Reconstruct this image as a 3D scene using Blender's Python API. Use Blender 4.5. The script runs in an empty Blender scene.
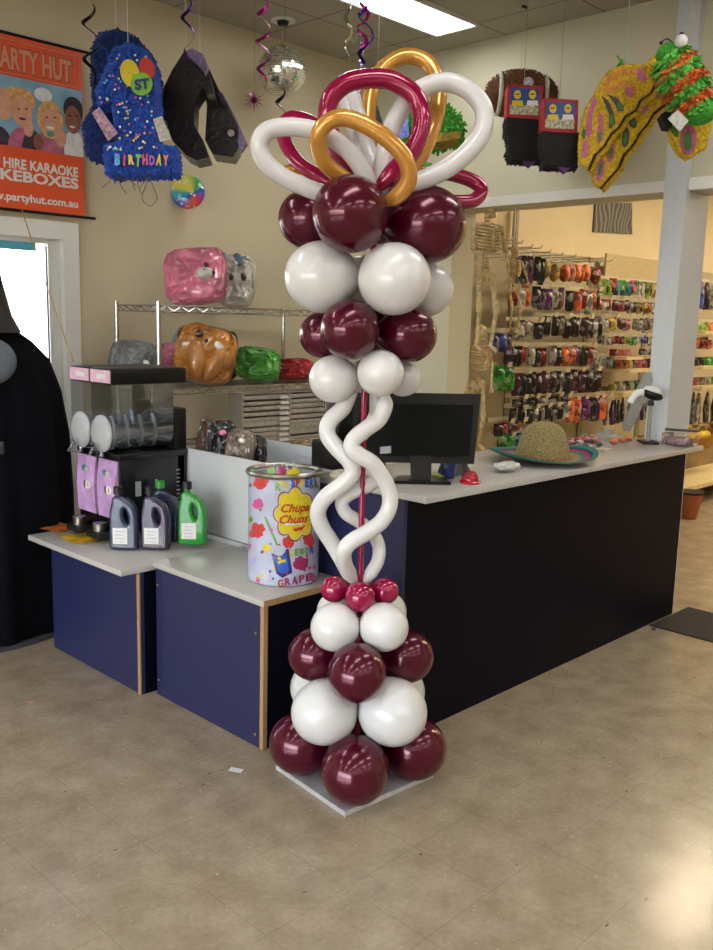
import bpy, bmesh, math, random
from mathutils import Vector as V, Matrix, noise
R = random.Random(7)
WORLD, EXPO, TR, TW = 2.0, .34, 9, 30
C = bpy.context.scene.collection
PI = math.pi
# ---------------------------------------------------------------- camera
H, FPX = 1.64, 907.13
YAW, PIT, ROL = -.79965, -.16876, .02551
def _basis():
    c, s = math.cos, math.sin
    f = V((0, c(PIT), s(PIT))); u = V((0, -s(PIT), c(PIT))); r = V((1, 0, 0))
    r2 = r*c(ROL)+u*s(ROL); u2 = -r*s(ROL)+u*c(ROL)
    Z = Matrix.Rotation(YAW, 3, 'Z')
    return Z @ r2, Z @ u2, Z @ f
RT, UP, FW = _basis()
EYE = V((0, 0, H))
cam = bpy.data.cameras.new('camera'); co = bpy.data.objects.new('camera', cam); C.objects.link(co)
m = Matrix((RT, UP, -FW)).transposed().to_4x4(); m.translation = EYE
co.matrix_world = m
cam.sensor_fit = 'HORIZONTAL'; cam.sensor_width = 36; cam.lens = FPX/713*36; cam.clip_start = .05
bpy.context.scene.camera = co
# lens helpers: turn a measured point of the photograph into a point of the room
def ray(x, y): return FW + RT*((x-356.5)/FPX) - UP*((y-475)/FPX)
def at(x, y, d): return EYE + ray(x, y)*d
def on_z(x, y, z): r = ray(x, y); return EYE + r*((z-H)/r.z)
def on_x(x, y, X): r = ray(x, y); return EYE + r*(X/r.x)
def on_y(x, y, Y): r = ray(x, y); return EYE + r*(Y/r.y)
def depth(p): return (V(p)-EYE).dot(FW)

# ---------------------------------------------------------------- materials
MC = {}
def srgb(c):
    if isinstance(c, str):
        c = [int(c[i:i+2], 16)/255 for i in (0, 2, 4)]
        return tuple(x/12.92 if x <= .04045 else ((x+.055)/1.055)**2.4 for x in c)
    return tuple(c)
def mat(name, col, rough=.5, metal=0, var=.12, scale=30, bump=0, bscale=60, coat=0, emit=0, trans=0, spec=.5, sss=0, alpha=1):
    if name in MC: return MC[name]
    col = srgb(col)
    m = bpy.data.materials.new(name); m.use_nodes = True; nt = m.node_tree; N = nt.nodes; L = nt.links
    p = N['Principled BSDF']
    tc = N.new('ShaderNodeTexCoord')
    if var and not emit:
        nz = N.new('ShaderNodeTexNoise'); nz.inputs['Scale'].default_value = scale; nz.inputs['Detail'].default_value = 3
        L.new(tc.outputs['Object'], nz.inputs['Vector'])
        cr = N.new('ShaderNodeValToRGB')
        cr.color_ramp.elements[0].position = .3; cr.color_ramp.elements[1].position = .7
        cr.color_ramp.elements[0].color = (*[x*(1-var) for x in col], 1)
        cr.color_ramp.elements[1].color = (*[min(1, x*(1+var)) for x in col], 1)
        L.new(nz.outputs['Fac'], cr.inputs['Fac']); L.new(cr.outputs['Color'], p.inputs['Base Color'])
    else: p.inputs['Base Color'].default_value = (*col, 1)
    p.inputs['Roughness'].default_value = rough; p.inputs['Metallic'].default_value = metal
    p.inputs['Coat Weight'].default_value = coat; p.inputs['Coat Roughness'].default_value = .05
    p.inputs['Specular IOR Level'].default_value = spec
    p.inputs['Transmission Weight'].default_value = trans
    if sss: p.inputs['Subsurface Weight'].default_value = sss; p.inputs['Subsurface Radius'].default_value = (.05, .05, .05); p.inputs['Subsurface Scale'].default_value = .3
    p.inputs['Alpha'].default_value = alpha
    if emit:
        p.inputs['Emission Color'].default_value = (*col, 1); p.inputs['Emission Strength'].default_value = emit
    if bump:
        b = N.new('ShaderNodeTexNoise'); b.inputs['Scale'].default_value = bscale; b.inputs['Detail'].default_value = 4
        L.new(tc.outputs['Object'], b.inputs['Vector'])
        bn = N.new('ShaderNodeBump'); bn.inputs['Strength'].default_value = bump; bn.inputs['Distance'].default_value = .01
        L.new(b.outputs['Fac'], bn.inputs['Height']); L.new(bn.outputs['Normal'], p.inputs['Normal'])
    MC[name] = m; return m
def clear(name, tint=(1, 1, 1), gloss=.12, rough=.03, fac=None):
    if name in MC: return MC[name]
    m = bpy.data.materials.new(name); m.use_nodes = True; nt = m.node_tree; N = nt.nodes; L = nt.links
    N.remove(N['Principled BSDF']); out = N['Material Output']
    t = N.new('ShaderNodeBsdfTransparent'); t.inputs[0].default_value = (*tint, 1)
    g = N.new('ShaderNodeBsdfGlossy'); g.inputs['Roughness'].default_value = rough
    fr = N.new('ShaderNodeFresnel'); fr.inputs[0].default_value = 1.35
    a = N.new('ShaderNodeMath'); a.operation = 'ADD'; a.inputs[1].default_value = gloss; a.use_clamp = True
    L.new(fr.outputs[0], a.inputs[0])
    x = N.new('ShaderNodeMixShader'); L.new(a.outputs[0], x.inputs[0]); L.new(t.outputs[0], x.inputs[1]); L.new(g.outputs[0], x.inputs[2])
    L.new(x.outputs[0], out.inputs[0]); MC[name] = m; return m
def nodes(m):
    return m.node_tree.nodes, m.node_tree.links, m.node_tree.nodes['Principled BSDF']
def grid_mask(N, L, size, ox, oy, w):
    tc = N.new('ShaderNodeTexCoord'); sp = N.new('ShaderNodeSeparateXYZ'); L.new(tc.outputs['Object'], sp.inputs[0])
    res = []
    for k, o in ((0, ox), (1, oy)):
        a = N.new('ShaderNodeMath'); a.operation = 'SUBTRACT'; a.inputs[1].default_value = o-size*50; L.new(sp.outputs[k], a.inputs[0])
        b = N.new('ShaderNodeMath'); b.operation = 'DIVIDE'; b.inputs[1].default_value = size; L.new(a.outputs[0], b.inputs[0])
        c = N.new('ShaderNodeMath'); c.operation = 'FRACT'; L.new(b.outputs[0], c.inputs[0])
        d = N.new('ShaderNodeMath'); d.operation = 'PINGPONG'; d.inputs[1].default_value = .5; L.new(c.outputs[0], d.inputs[0])
        e = N.new('ShaderNodeMath'); e.operation = 'LESS_THAN'; e.inputs[1].default_value = w/size; L.new(d.outputs[0], e.inputs[0])
        res.append(e)
    mx = N.new('ShaderNodeMath'); mx.operation = 'MAXIMUM'; L.new(res[0].outputs[0], mx.inputs[0]); L.new(res[1].outputs[0], mx.inputs[1])
    return mx, tc
def mixc(N, L, f, a, b):
    x = N.new('ShaderNodeMix'); x.data_type = 'RGBA'
    if hasattr(f, 'links'): L.new(f, x.inputs[0])
    else: x.inputs[0].default_value = f
    for s, v in ((6, a), (7, b)):
        if hasattr(v, 'links'): L.new(v, x.inputs[s])
        else: x.inputs[s].default_value = (*v, 1)
    return x.outputs[2]
# floor: vinyl tiles with chips and fine seams
mf = mat('vinyl_floor', '9a8a72', .3, var=0); N, L, P = nodes(mf)
gm, tc = grid_mask(N, L, .3048, 1.43, 2.295, .0012)
n1 = N.new('ShaderNodeTexNoise'); n1.inputs['Scale'].default_value = 7; n1.inputs['Detail'].default_value = 5; L.new(tc.outputs['Object'], n1.inputs[0])
cr = N.new('ShaderNodeValToRGB'); cr.color_ramp.elements[0].position = .3; cr.color_ramp.elements[1].position = .75
cr.color_ramp.elements[0].color = (*srgb('8e7f6a'), 1); cr.color_ramp.elements[1].color = (*srgb('a99b86'), 1); L.new(n1.outputs[0], cr.inputs[0])
n1b = N.new('ShaderNodeTexNoise'); n1b.inputs['Scale'].default_value = 55; n1b.inputs['Detail'].default_value = 8; L.new(tc.outputs['Object'], n1b.inputs[0])
crb = N.new('ShaderNodeValToRGB'); crb.color_ramp.elements[0].position = .35; crb.color_ramp.elements[1].position = .65
crb.color_ramp.elements[0].color = (.93, .93, .93, 1); crb.color_ramp.elements[1].color = (1.06, 1.06, 1.06, 1); L.new(n1b.outputs[0], crb.inputs[0])
mu = N.new('ShaderNodeMix'); mu.data_type = 'RGBA'; mu.blend_type = 'MULTIPLY'; mu.inputs[0].default_value = 1
L.new(cr.outputs[0], mu.inputs[6]); L.new(crb.outputs[0], mu.inputs[7])
base = mu.outputs[2]
for sc, th, colr, st in ((24, .05, srgb('bfb39c'), (1, .3, 1)), (17, .045, srgb('5c4c38'), (.3, 1, 1)), (58, .07, srgb('76684f'), (1, .6, 1)), (41, .07, srgb('bfb299'), (.5, 1, 1))):
    mp = N.new('ShaderNodeMapping'); mp.inputs['Scale'].default_value = st; mp.inputs['Location'].default_value = (sc, 3, 0); mp.inputs['Rotation'].default_value = (0, 0, sc); L.new(tc.outputs['Object'], mp.inputs[0])
    vo = N.new('ShaderNodeTexVoronoi'); vo.inputs['Scale'].default_value = sc; L.new(mp.outputs[0], vo.inputs['Vector'])
    lt = N.new('ShaderNodeMath'); lt.operation = 'LESS_THAN'; lt.inputs[1].default_value = th; L.new(vo.outputs['Distance'], lt.inputs[0])
    base = mixc(N, L, lt.outputs[0], base, colr)
sm = N.new('ShaderNodeMath'); sm.operation = 'MULTIPLY'; sm.inputs[1].default_value = .32; L.new(gm.outputs[0], sm.inputs[0])
base = mixc(N, L, sm.outputs[0], base, srgb('5a4c3c')); L.new(base, P.inputs['Base Color'])
rr = N.new('ShaderNodeMapRange'); rr.inputs[3].default_value = .15; rr.inputs[4].default_value = .27; L.new(n1b.outputs[0], rr.inputs[0]); L.new(rr.outputs[0], P.inputs['Roughness'])
bb = N.new('ShaderNodeBump'); bb.inputs['Strength'].default_value = .05; bb.inputs['Distance'].default_value = .003; L.new(n1b.outputs[0], bb.inputs['Height']); L.new(bb.outputs[0], P.inputs['Normal'])
# ceiling tiles
mceil = mat('ceiling_tile', 'a8a294', .9, var=0); N, L, P = nodes(mceil)
gm, tc = grid_mask(N, L, .68, 4.645, 3.597, .006)
L.new(mixc(N, L, gm.outputs[0], srgb('a9a395'), srgb('79746a')), P.inputs['Base Color'])
wallm = mat('painted_plaster', 'cbbfa2', .75, var=.03, scale=3, bump=.03, bscale=90)
wallR = mat('painted_board', 'cac6ae', .7, var=.03, scale=3)
trimw = mat('white_gloss_paint', 'e0e1dc', .35, var=.02)
pillarw = mat('pillar_paint', 'c6ccd2', .4, var=.03)
backwall = mat('cream_back_wall', 'ead9b4', .75, var=.03, scale=3)
topm = mat('speckled_laminate', 'b4b2ae', .22, var=.06, scale=180)
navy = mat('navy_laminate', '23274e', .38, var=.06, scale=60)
navy_shade = mat('navy_laminate_shaded', '090a16', .5, var=.08, scale=40, spec=.1)  # same navy laminate, near-black: shade on panels facing away from the windows painted in
chip = mat('chipboard_edge', 'a5845a', .6, var=.2, scale=150)
white = mat('white_plastic', 'd8d8d6', .4, var=.03)
black = mat('black_plastic', '0b0b0d', .35, var=.1, spec=.35)
dblack = mat('matte_black_plastic', '0a0a0b', .55, var=.1)
chrome = mat('chrome_wire', 'b8b8ba', .22, 1, var=.05)
steel = mat('brushed_steel', 'a9a59c', .3, 1, var=.08)
red = mat('red_plastic', 'b01020', .25, var=.05, coat=.5)
strg = mat('string', 'cfd6d8', .6, var=0)
# ---------------------------------------------------------------- mesh builder
WL = {}
class M:
    def __init__(s): s.b = bmesh.new()
    def box(s, c, size, rot=None, bev=0):
        g = bmesh.ops.create_cube(s.b, size=1); vs = g['verts']
        for v in vs:
            p = V((v.co.x*size[0], v.co.y*size[1], v.co.z*size[2]))
            if rot is not None: p = rot @ p
            v.co = p+V(c)
        if bev:
            es = list({e for v in vs for e in v.link_edges})
            bmesh.ops.bevel(s.b, geom=es, offset=bev, segments=2, affect='EDGES', profile=.5)
        return s
    def bb(s, x0, x1, y0, y1, z0, z1, bev=0):
        return s.box(((x0+x1)/2, (y0+y1)/2, (z0+z1)/2), (x1-x0, y1-y0, z1-z0), bev=bev)
    def sph(s, c, r, rot=None, u=20, v=12, fn=None):
        if not hasattr(r, '__len__'): r = (r, r, r)
        g = bmesh.ops.create_uvsphere(s.b, u_segments=u, v_segments=v, radius=1)
        for w in g['verts']:
            q = w.co.copy()
            if fn: q = fn(q)
            p = V((q.x*r[0], q.y*r[1], q.z*r[2]))
            if rot is not None: p = rot @ p
            w.co = p+V(c)
        return s
    def tube(s, pts, r, seg=8, closed=False, caps=True, flat=1):
        pts = [V(p) for p in pts]; n = len(pts)
        rs = r if hasattr(r, '__len__') else [r]*n
        rings = []; prev = None
        for i, p in enumerate(pts):
            if closed: t = pts[(i+1) % n]-pts[i-1]
            else: t = pts[min(i+1, n-1)]-pts[max(i-1, 0)]
            if t.length < 1e-9: t = V((0, 0, 1))
            t.normalize()
            if prev is None:
                a = V((0, 0, 1)) if abs(t.z) < .9 else V((1, 0, 0))
                nn = t.cross(a).normalized()
            else:
                nn = (prev - t*prev.dot(t))
                nn = nn.normalized() if nn.length > 1e-6 else t.orthogonal().normalized()
            prev = nn; bn = t.cross(nn)
            rings.append([s.b.verts.new(p+(nn*math.cos(2*PI*k/seg)+bn*flat*math.sin(2*PI*k/seg))*rs[i]) for k in range(seg)])
        m_ = n if closed else n-1
        for i in range(m_):
            a, b = rings[i], rings[(i+1) % n]
            for k in range(seg):
                try: s.b.faces.new((a[k], a[(k+1) % seg], b[(k+1) % seg], b[k]))
                except ValueError: pass
        if caps and not closed:
            s.b.faces.new(rings[0][::-1]); s.b.faces.new(rings[-1])
        return s
    def cyl(s, a, b, r, r2=None, seg=16): return s.tube([a, b], [r, r if r2 is None else r2], seg)
    def lathe(s, c, prof, seg=32, sx=1, sy=1, fn=None):
        c = V(c); rings = []
        for r, z in prof:
            ring = []
            for k in range(seg):
                a = 2*PI*k/seg
                rr_ = r if fn is None else fn(r, z, a)
                ring.append(s.b.verts.new(c+V((rr_*sx*math.cos(a), rr_*sy*math.sin(a), z))))
            rings.append(ring)
        for a, b in zip(rings, rings[1:]):
            for k in range(seg): s.b.faces.new((a[k], a[(k+1) % seg], b[(k+1) % seg], b[k]))
        s.b.faces.new(rings[0][::-1]); s.b.faces.new(rings[-1])
        return s
    def prism(s, pts, vec, scale2=None):
        pts = [V(p) for p in pts]; vec = V(vec)
        a = [s.b.verts.new(p) for p in pts]
        b = [s.b.verts.new(p+vec) for p in pts]
        n = len(pts)
        s.b.faces.new(a); s.b.faces.new(b[::-1])
        for i in range(n): s.b.faces.new((a[i], b[i], b[(i+1) % n], a[(i+1) % n]))
        return s
    def mesh(s, me, fn=None):
        n0 = len(s.b.verts); s.b.from_mesh(me); s.b.verts.ensure_lookup_table()
        if fn:
            for v in s.b.verts[n0:]: v.co = fn(v.co)
        return s
    def build(s, name, m, parent=None, smooth=True, keep=False, label=None, mats=None):
        bmesh.ops.recalc_face_normals(s.b, faces=s.b.faces)
        if parent is not None: off = WL[parent.name]
        elif keep: off = V((0, 0, 0))
        else:
            xs = [v.co for v in s.b.verts]
            off = V((sum(v.x for v in xs)/len(xs), sum(v.y for v in xs)/len(xs), min(v.z for v in xs)))
        for v in s.b.verts: v.co -= off
        me = bpy.data.meshes.new(name); s.b.to_mesh(me); s.b.free()
        for x in (mats or [m]): me.materials.append(x)
        if smooth:
            me.shade_smooth()
            try: me.set_sharp_from_angle(angle=math.radians(38))
            except Exception: pass
        o = bpy.data.objects.new(name, me); C.objects.link(o)
        if parent is not None: o.parent = parent
        else: o.location = off
        WL[o.name] = off.copy() if parent is None else WL[parent.name].copy()
        if label: o['label'] = label
        return o
def thing(name, label, cat, loc, group=None):
    o = bpy.data.objects.new(name, None); o.empty_display_size = .1; C.objects.link(o); o.location = V(loc)
    WL[o.name] = V(loc); o['label'] = label; o['category'] = cat
    if group: o['group'] = group
    return o
def tag(o, label, cat, group=None, kind=None):
    o['label'] = label; o['category'] = cat
    if group: o['group'] = group
    if kind: o['kind'] = kind
    return o
def struct(b, name, m, **k):
    o = b.build(name, m, keep=True, **k); o['kind'] = 'structure'; return o
def spart(b, name, m, par):
    return b.build(name, m, par)
def dup(root, delta, label, group=None):
    r = root.copy(); C.objects.link(r); r.location = root.location+V(delta); r['label'] = label
    if group: r['group'] = group
    for ch in root.children:
        c = ch.copy(); C.objects.link(c); c.parent = r
        for g in ch.children:
            d = g.copy(); C.objects.link(d); d.parent = c
    return r
def text_mesh(s, size, bold=0, ext=0, shear=0, space=1):
    cu = bpy.data.curves.new('t', 'FONT'); cu.body = s; cu.size = size; cu.align_x = 'CENTER'; cu.align_y = 'CENTER'
    cu.offset = bold; cu.extrude = ext; cu.shear = shear; cu.space_character = space; cu.resolution_u = 3
    o = bpy.data.objects.new('t', cu); C.objects.link(o)
    dg = bpy.context.evaluated_depsgraph_get(); dg.update()
    me = bpy.data.meshes.new_from_object(o.evaluated_get(dg)); bpy.data.objects.remove(o); return me
def fit_text(s, w, h, bold=.0, shear=0, ext=0):
    """text scaled to a w x h box centred on 0,0"""
    me = text_mesh(s, 1, bold, 0, shear)
    xs = [v.co.x for v in me.vertices]; ys = [v.co.y for v in me.vertices]
    cx, cy = (min(xs)+max(xs))/2, (min(ys)+max(ys))/2
    sx, sy = w/(max(xs)-min(xs)), h/(max(ys)-min(ys))
    for v in me.vertices: v.co = V(((v.co.x-cx)*sx, (v.co.y-cy)*sy, 0))
    return me
def smooth_pts(pts, n=8, closed=False):
    pts = [V(p) for p in pts]; k = len(pts); out = []
    rng = range(k) if closed else range(k-1)
    for i in rng:
        p0 = pts[(i-1) % k] if closed or i > 0 else pts[0]
        p1 = pts[i]; p2 = pts[(i+1) % k]
        p3 = pts[(i+2) % k] if closed or i+2 < k else pts[-1]
        for j in range(n):
            t = j/n
            out.append(.5*((2*p1)+(-p0+p2)*t+(2*p0-5*p1+4*p2-p3)*t*t+(-p0+3*p1-3*p2+p3)*t*t*t))
    if not closed: out.append(pts[-1])
    return out
def rot_to(axis):  # rotation whose z looks along axis
    return V(axis).normalized().to_track_quat('Z', 'Y').to_matrix()
CR = Matrix((RT, UP, -FW)).transposed()     # orientation of something that faces the photographer's spot
ORD = 'first second third fourth fifth sixth seventh eighth ninth tenth eleventh twelfth thirteenth fourteenth fifteenth sixteenth seventeenth eighteenth nineteenth twentieth'.split()

# ================================================================ SETTING
YL, XR, ZC = 4.78, 4.95, 3.42
TH = .245
struct(M().bb(-7, 13, -7.6, YL+.15, -.1, 0), 'floor', mf)
struct(M().bb(-7, 13, -7.6, YL+.15, ZC, ZC+.1), 'ceiling', mceil)
# left wall with the glazed door: opening X 1.25..2.5 z 0..2.06
dx1 = on_y(76.6, 223.8, YL).x; dz = on_y(76.6, 223.8, YL).z
o_x1 = dx1-.085; o_z = dz-.085; o_x0 = 1.15
w = M().bb(-7, o_x0, YL, YL+.15, 0, ZC).bb(o_x1, 5.06, YL, YL+.15, 0, ZC).bb(o_x0, o_x1, YL, YL+.15, o_z, ZC)
struct(w, 'wall_left', wallm)
struct(M().bb(5.06, 13, YL, YL+.15, 0, ZC), 'wall_back', backwall)
struct(M().bb(13, 13.1, -7.6, YL+.15, 0, ZC), 'wall_far', backwall)
d = struct(M().bb(o_x1-.01, dx1, YL-.02, YL+.12, 0, o_z-.01).bb(o_x0-.08, o_x0, YL-.02, YL+.12, 0, o_z-.01).bb(o_x0-.08, dx1, YL-.02, YL+.12, o_z-.01, dz), 'door_1', trimw)
x1 = o_x1-.012; x0 = o_x0+.01
spart(M().bb(x1-.07, x1, YL+.02, YL+.07, 0.02, o_z-.005).bb(x0, x0+.07, YL+.02, YL+.07, 0.02, o_z-.005).bb(x0+.07, x1-.07, YL+.02, YL+.07, o_z-.035, o_z-.005).bb(x0+.07, x1-.07, YL+.02, YL+.07, .02, .2), 'door_leaf_frame', trimw, d)
spart(M().bb(x1-.085, x1-.078, YL+.012, YL+.02, .2, o_z-.05), 'door_seal', mat('dark_seal', '30303c', .6), d)
spart(M().bb(x0+.07, x1-.07, YL+.04, YL+.046, .2, o_z-.035), 'door_glass', clear('door_glass', (1, 1, 1), .02), d)
a = on_y(0, 236, YL+.036); b = on_y(36, 245, YL+.036)
spart(M().bb(x0+.1, b.x, YL+.034, YL+.039, a.z-.065, a.z-.02), 'window_film', mat('blue_window_film', '58b7d2', .4), d)
# partition between the rooms
JY = 3.963; HZ = 2.388; PY0, PY1 = 2.32, 2.447
w = M().bb(XR, XR+TH, JY, YL, 0, ZC).bb(XR, XR+TH, PY1, JY, HZ, ZC).bb(XR, XR+TH, .2, PY0, HZ, ZC).bb(XR, XR+TH, -7.6, .2, 0, ZC)
struct(w, 'wall_right', wallR)
struct(M().bb(XR-.05, XR+TH, PY0, PY1, 0, ZC), 'wall_pillar', pillarw)
o = struct(M().bb(XR-.018, XR, PY1, YL, HZ, HZ+.06), 'trim_1', trimw)
o = struct(M().bb(XR-.018, XR, .2, PY0, HZ, HZ+.065), 'trim_2', trimw)
# shop front behind the photographer: piers, head and sill around big panes
w = M().bb(-7.1, -7, -7.6, YL+.15, 2.6, ZC).bb(-7.1, -7, -7.6, YL+.15, 0, .4).bb(-7.1, -7, -7.6, -3.4, .4, 2.6).bb(-7.1, -7, 4.5, YL+.15, .4, 2.6).bb(-7.1, -7, 2.4, 2.5, .4, 2.6)
struct(w, 'wall_shopfront', wallm)
struct(M().bb(-7.06, -7.05, -3.4, 4.5, .4, 2.6), 'window_1', clear('shop_glass', (1, 1, 1), .02))
struct(M().bb(-7, 13, -7.7, -7.6, 0, ZC), 'wall_rear', wallm)
# rubber mat in the doorway
tag(M().bb(4.64, 5.13, .6, 2.2, 0.001, .006).build('floor_mat', mat('black_rubber_mat', '1d1814', .85, var=.3, scale=200)), 'black rubber mat lying in the opening beside the counter end', 'mat')
# street outside the door
struct(M().bb(-6, 9, YL+.2, 22, -.14, -.1), 'ground', mat('pavement', 'c9c6c0', .9))

# ---- lights
em = mat('troffer_diffuser', (1, .98, .95), emit=TR)
emw = mat('warm_troffer_diffuser', (1, .82, .56), emit=TW)
fr = mat('troffer_frame', 'd0d0cc', .4)
def troffer(x0, x1, y0, y1, m, label, grp):
    t = thing('ceiling_light', label, 'light', ((x0+x1)/2, (y0+y1)/2, ZC-.02), grp)
    M().bb(x0, x1, y0, y1, ZC-.012, ZC-.006).build('diffuser', m, t)
    M().bb(x0-.02, x1+.02, y0-.02, y0, ZC-.02, ZC).bb(x0-.02, x1+.02, y1, y1+.02, ZC-.02, ZC).bb(x0-.02, x0, y0, y1, ZC-.02, ZC).bb(x1, x1+.02, y0, y1, ZC-.02, ZC).build('frame', fr, t)
troffer(3.28, 4.63, 3.60, 3.90, em, 'lit rectangular ceiling light panel above the white balloon loop', 'white ceiling lights')
for x in (-5.6, -3.4, -1.2, .9, 3.1):
    for y in (-6.2, -4.2, -2.4, -.6, 1.3):
        troffer(x, x+1.3, y, y+.3, em, 'white ceiling light panel out of frame over the shop floor', 'white ceiling lights of the shop floor')
for x in (-4.6, -2.2, .2):
    troffer(x, x+1.3, 3.4, 3.7, em, 'white ceiling light panel out of frame by the shop front', 'white ceiling lights by the shop front')
for x in (6.85, 9.2, 11.5):
    for y in (2.8, .6):
        troffer(x, x+1.3, y, y+.3, emw, 'warm ceiling light panel out of frame in the back room', 'warm ceiling lights in the back room')

# ================================================================ COUNTERS
# short counter with the slush machine
c = thing('low_counter', 'low navy counter with white top, under the slush machine', 'counter', (2.3, 3.7, 0))
M().bb(2.052, 2.07, 3.27, 4.06, 0, .555).build('front_panel', navy, c)
M().bb(2.07, 2.57, 3.27, 3.288, 0, .555).build('side_panel', navy_shade, c)
M().bb(2.07, 2.57, 4.04, 4.058, 0, .555).build('side_panel', navy, c)
M().bb(2.045, 2.0525, 3.27, 3.288, 0, .555).build('edge_strip', chip, c)
M().bb(1.955, 2.58, 3.262, 4.10, .555, .58, .002).build('counter_top', topm, c)
c = thing('low_counter', 'low navy counter with chipboard edges, under the lolly tin', 'counter', (2.3, 2.9, 0))
M().bb(2.108, 2.126, 2.532, 3.235, 0, .575).build('front_panel', navy, c)
M().bb(2.126, 2.53, 2.514, 2.532, 0, .575).build('side_panel', navy_shade, c)
M().bb(2.126, 2.57, 3.217, 3.235, 0, .575).build('side_panel', navy, c)
M().bb(2.106, 2.126, 2.512, 2.5319, 0, .575).build('edge_strip', chip, c)
M().bb(2.098, 2.53, 2.506, 3.245, .5762, .6, .001).build('counter_top', topm, c)
M().bb(2.1, 2.53, 2.503, 2.506, .5762, .6).build('edge_strip', chip, c)
for y, z in ((3.22, .5), (3.22, .07), (2.56, .46), (2.56, .05)):
    M().cyl((2.1075, y, z), (2.104, y, z), .005).build('screw_cap', chip, c)
# long counter
c = thing('sales_counter', 'long navy sales counter with pale speckled worktop', 'counter', (3.7, 2.4, 0))
M().bb(2.56, 4.93, 2.213, 2.231, 0.0, .98).build('front_panel', navy_shade, c)
M().bb(2.542, 2.56, 2.213, 2.70, 0.0, .98).build('end_panel', navy, c)
M().bb(4.93, 4.948, 2.213, 2.70, 0.0, .98).build('end_panel', navy_shade, c)
M().bb(2.7, 4.9, 2.63, 2.65, 0.05, .98).build('back_shelf', white, c)
M().bb(2.522, 4.898, 2.093, 2.715, .981, 1.006, .002).build('worktop', topm, c)
tag(M().box((4.60, 2.155, .004), (.03, .02, .006), Matrix.Rotation(.6, 3, 'Z')).build('rubber_scrap', dblack), 'tiny black scrap on the floor by the counter corner', 'scrap')
# white bin behind the tin
c = thing('white_bin', 'white panelled bin full of bagged costumes behind the lolly tin', 'bin', (2.7, 3.2, 0))
wz = 1.0
M().bb(2.585, 2.603, 2.74, 3.74, .605, wz, .002).build('front_panel', mat('white_laminate', 'bfc3c6', .3, var=.02), c)
for q in (2.74, 3.722): M().bb(2.603, 3.1, q, q+.018, .605, wz).build('side_panel', MC['white_laminate'], c)
M().bb(3.1, 3.118, 2.74, 3.74, 0, wz).build('back_panel', MC['white_laminate'], c)
M().bb(2.585, 3.1, 2.74, 3.74, 0.0, .6).build('base', MC['white_laminate'], c)
M().bb(2.603, 3.1, 2.758, 3.722, .86, .88).build('shelf_board', MC['white_laminate'], c)

# ================================================================ BALLOON COLUMN
mar = mat('maroon_pearl_latex', (.085, .002, .018), .22, .35, var=.05, coat=.35, spec=.4)
mar2 = mat('crimson_latex', (.30, .001, .055), .14, .2, var=.05, coat=.5, spec=.5)
whb = mat('white_pearl_latex', (.68, .68, .69), .28, 0, var=.02, coat=.5, sss=.25)
gol = mat('gold_pearl_latex', (.62, .30, .05), .22, .35, var=.05, coat=.5)
AX, AY = 2.235, 2.13
col = thing('balloon_column', 'tall column of maroon, white and gold balloons on a square base', 'balloon column', (AX, AY, 0))
foil = mat('silver_foil_board', 'e4e6ea', .25, .5, var=.1, bump=.25, bscale=50)
p0 = on_z(276, 765, .02); p1 = on_z(345, 812, .02); p2 = on_z(433, 773, .02); p3 = p0+p2-p1
M().prism([(p.x, p.y, .002) for p in (p0, p1, p2, p3)], (0, 0, .018)).build('base_plate', foil, col)
def axis_pt(y):
    """axis of the column, leaning slightly with height"""
    x = {0: 384, 1: 0}
    tbl = [(60, 385), (190, 378), (280, 371), (330, 367), (400, 364), (480, 362.5), (590, 360), (680, 358), (760, 356)]
    for (a, xa), (b, xb) in zip(tbl, tbl[1:]):
        if y <= b: break
    t = (y-a)/(b-a); xx = xa+(xb-xa)*t
    # vertical plane through the axis perpendicular to the view
    r = ray(xx, y); n = V((FW.x, FW.y, 0)).normalized()
    tt = V((AX, AY, 0)).dot(n)/r.dot(n)
    return EYE+r*tt
def balloon(x, y, rpx, dd, m, name='balloon', ecc=1.06):
    ax = axis_pt(y); d = depth(ax)+dd
    c = at(x, y, d); r = rpx*d/FPX
    dirv = V((c.x-ax.x, c.y-ax.y, 0)); dirv = dirv.normalized() if dirv.length > .02 else V((0, 0, 1))
    ro = rot_to(dirv)
    def egg(q):
        t = q.z
        k = 1 if t > -.2 else 1-.42*((-.2-t)/.8)**1.6
        return V((q.x*k, q.y*k, q.z if t > 0 else q.z*1.16))
    b = M().sph(c, (r, r, r*ecc), ro, 36, 24, egg)
    tip = c-ro @ V((0, 0, r*ecc*1.16))
    b.cyl(tip, tip-dirv*.02, .006, .009, 8)
    b.build(name, m, col)
Q = balloon
# base, bottom up
Q(355, 769.5, 34.5, -.2, mar); Q(302.5, 743, 31.5, -.02, mar); Q(413.5, 748, 31.5, -.02, mar); Q(357, 722, 30, .17, mar)
Q(325, 711.5, 32.8, -.12, whb); Q(392, 711.5, 34, -.12, whb); Q(318, 688, 27, .13, whb); Q(397, 692, 27, .13, whb)
Q(357, 673, 29.7, -.2, mar); Q(316.5, 654.5, 27, 0, mar); Q(405, 656, 27.3, 0, mar); Q(359, 640, 24, .14, mar)
Q(335.5, 627, 24.4, -.1, whb); Q(383.5, 627, 24.4, -.1, whb); Q(338, 612, 21, .1, whb); Q(385, 612, 21, .1, whb)
Q(360, 596.5, 15.5, -.07, mar2); Q(334.5, 589, 13.7, 0, mar2); Q(384.5, 591, 13.7, 0, mar2); Q(361, 586, 12, .07, mar2)
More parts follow.
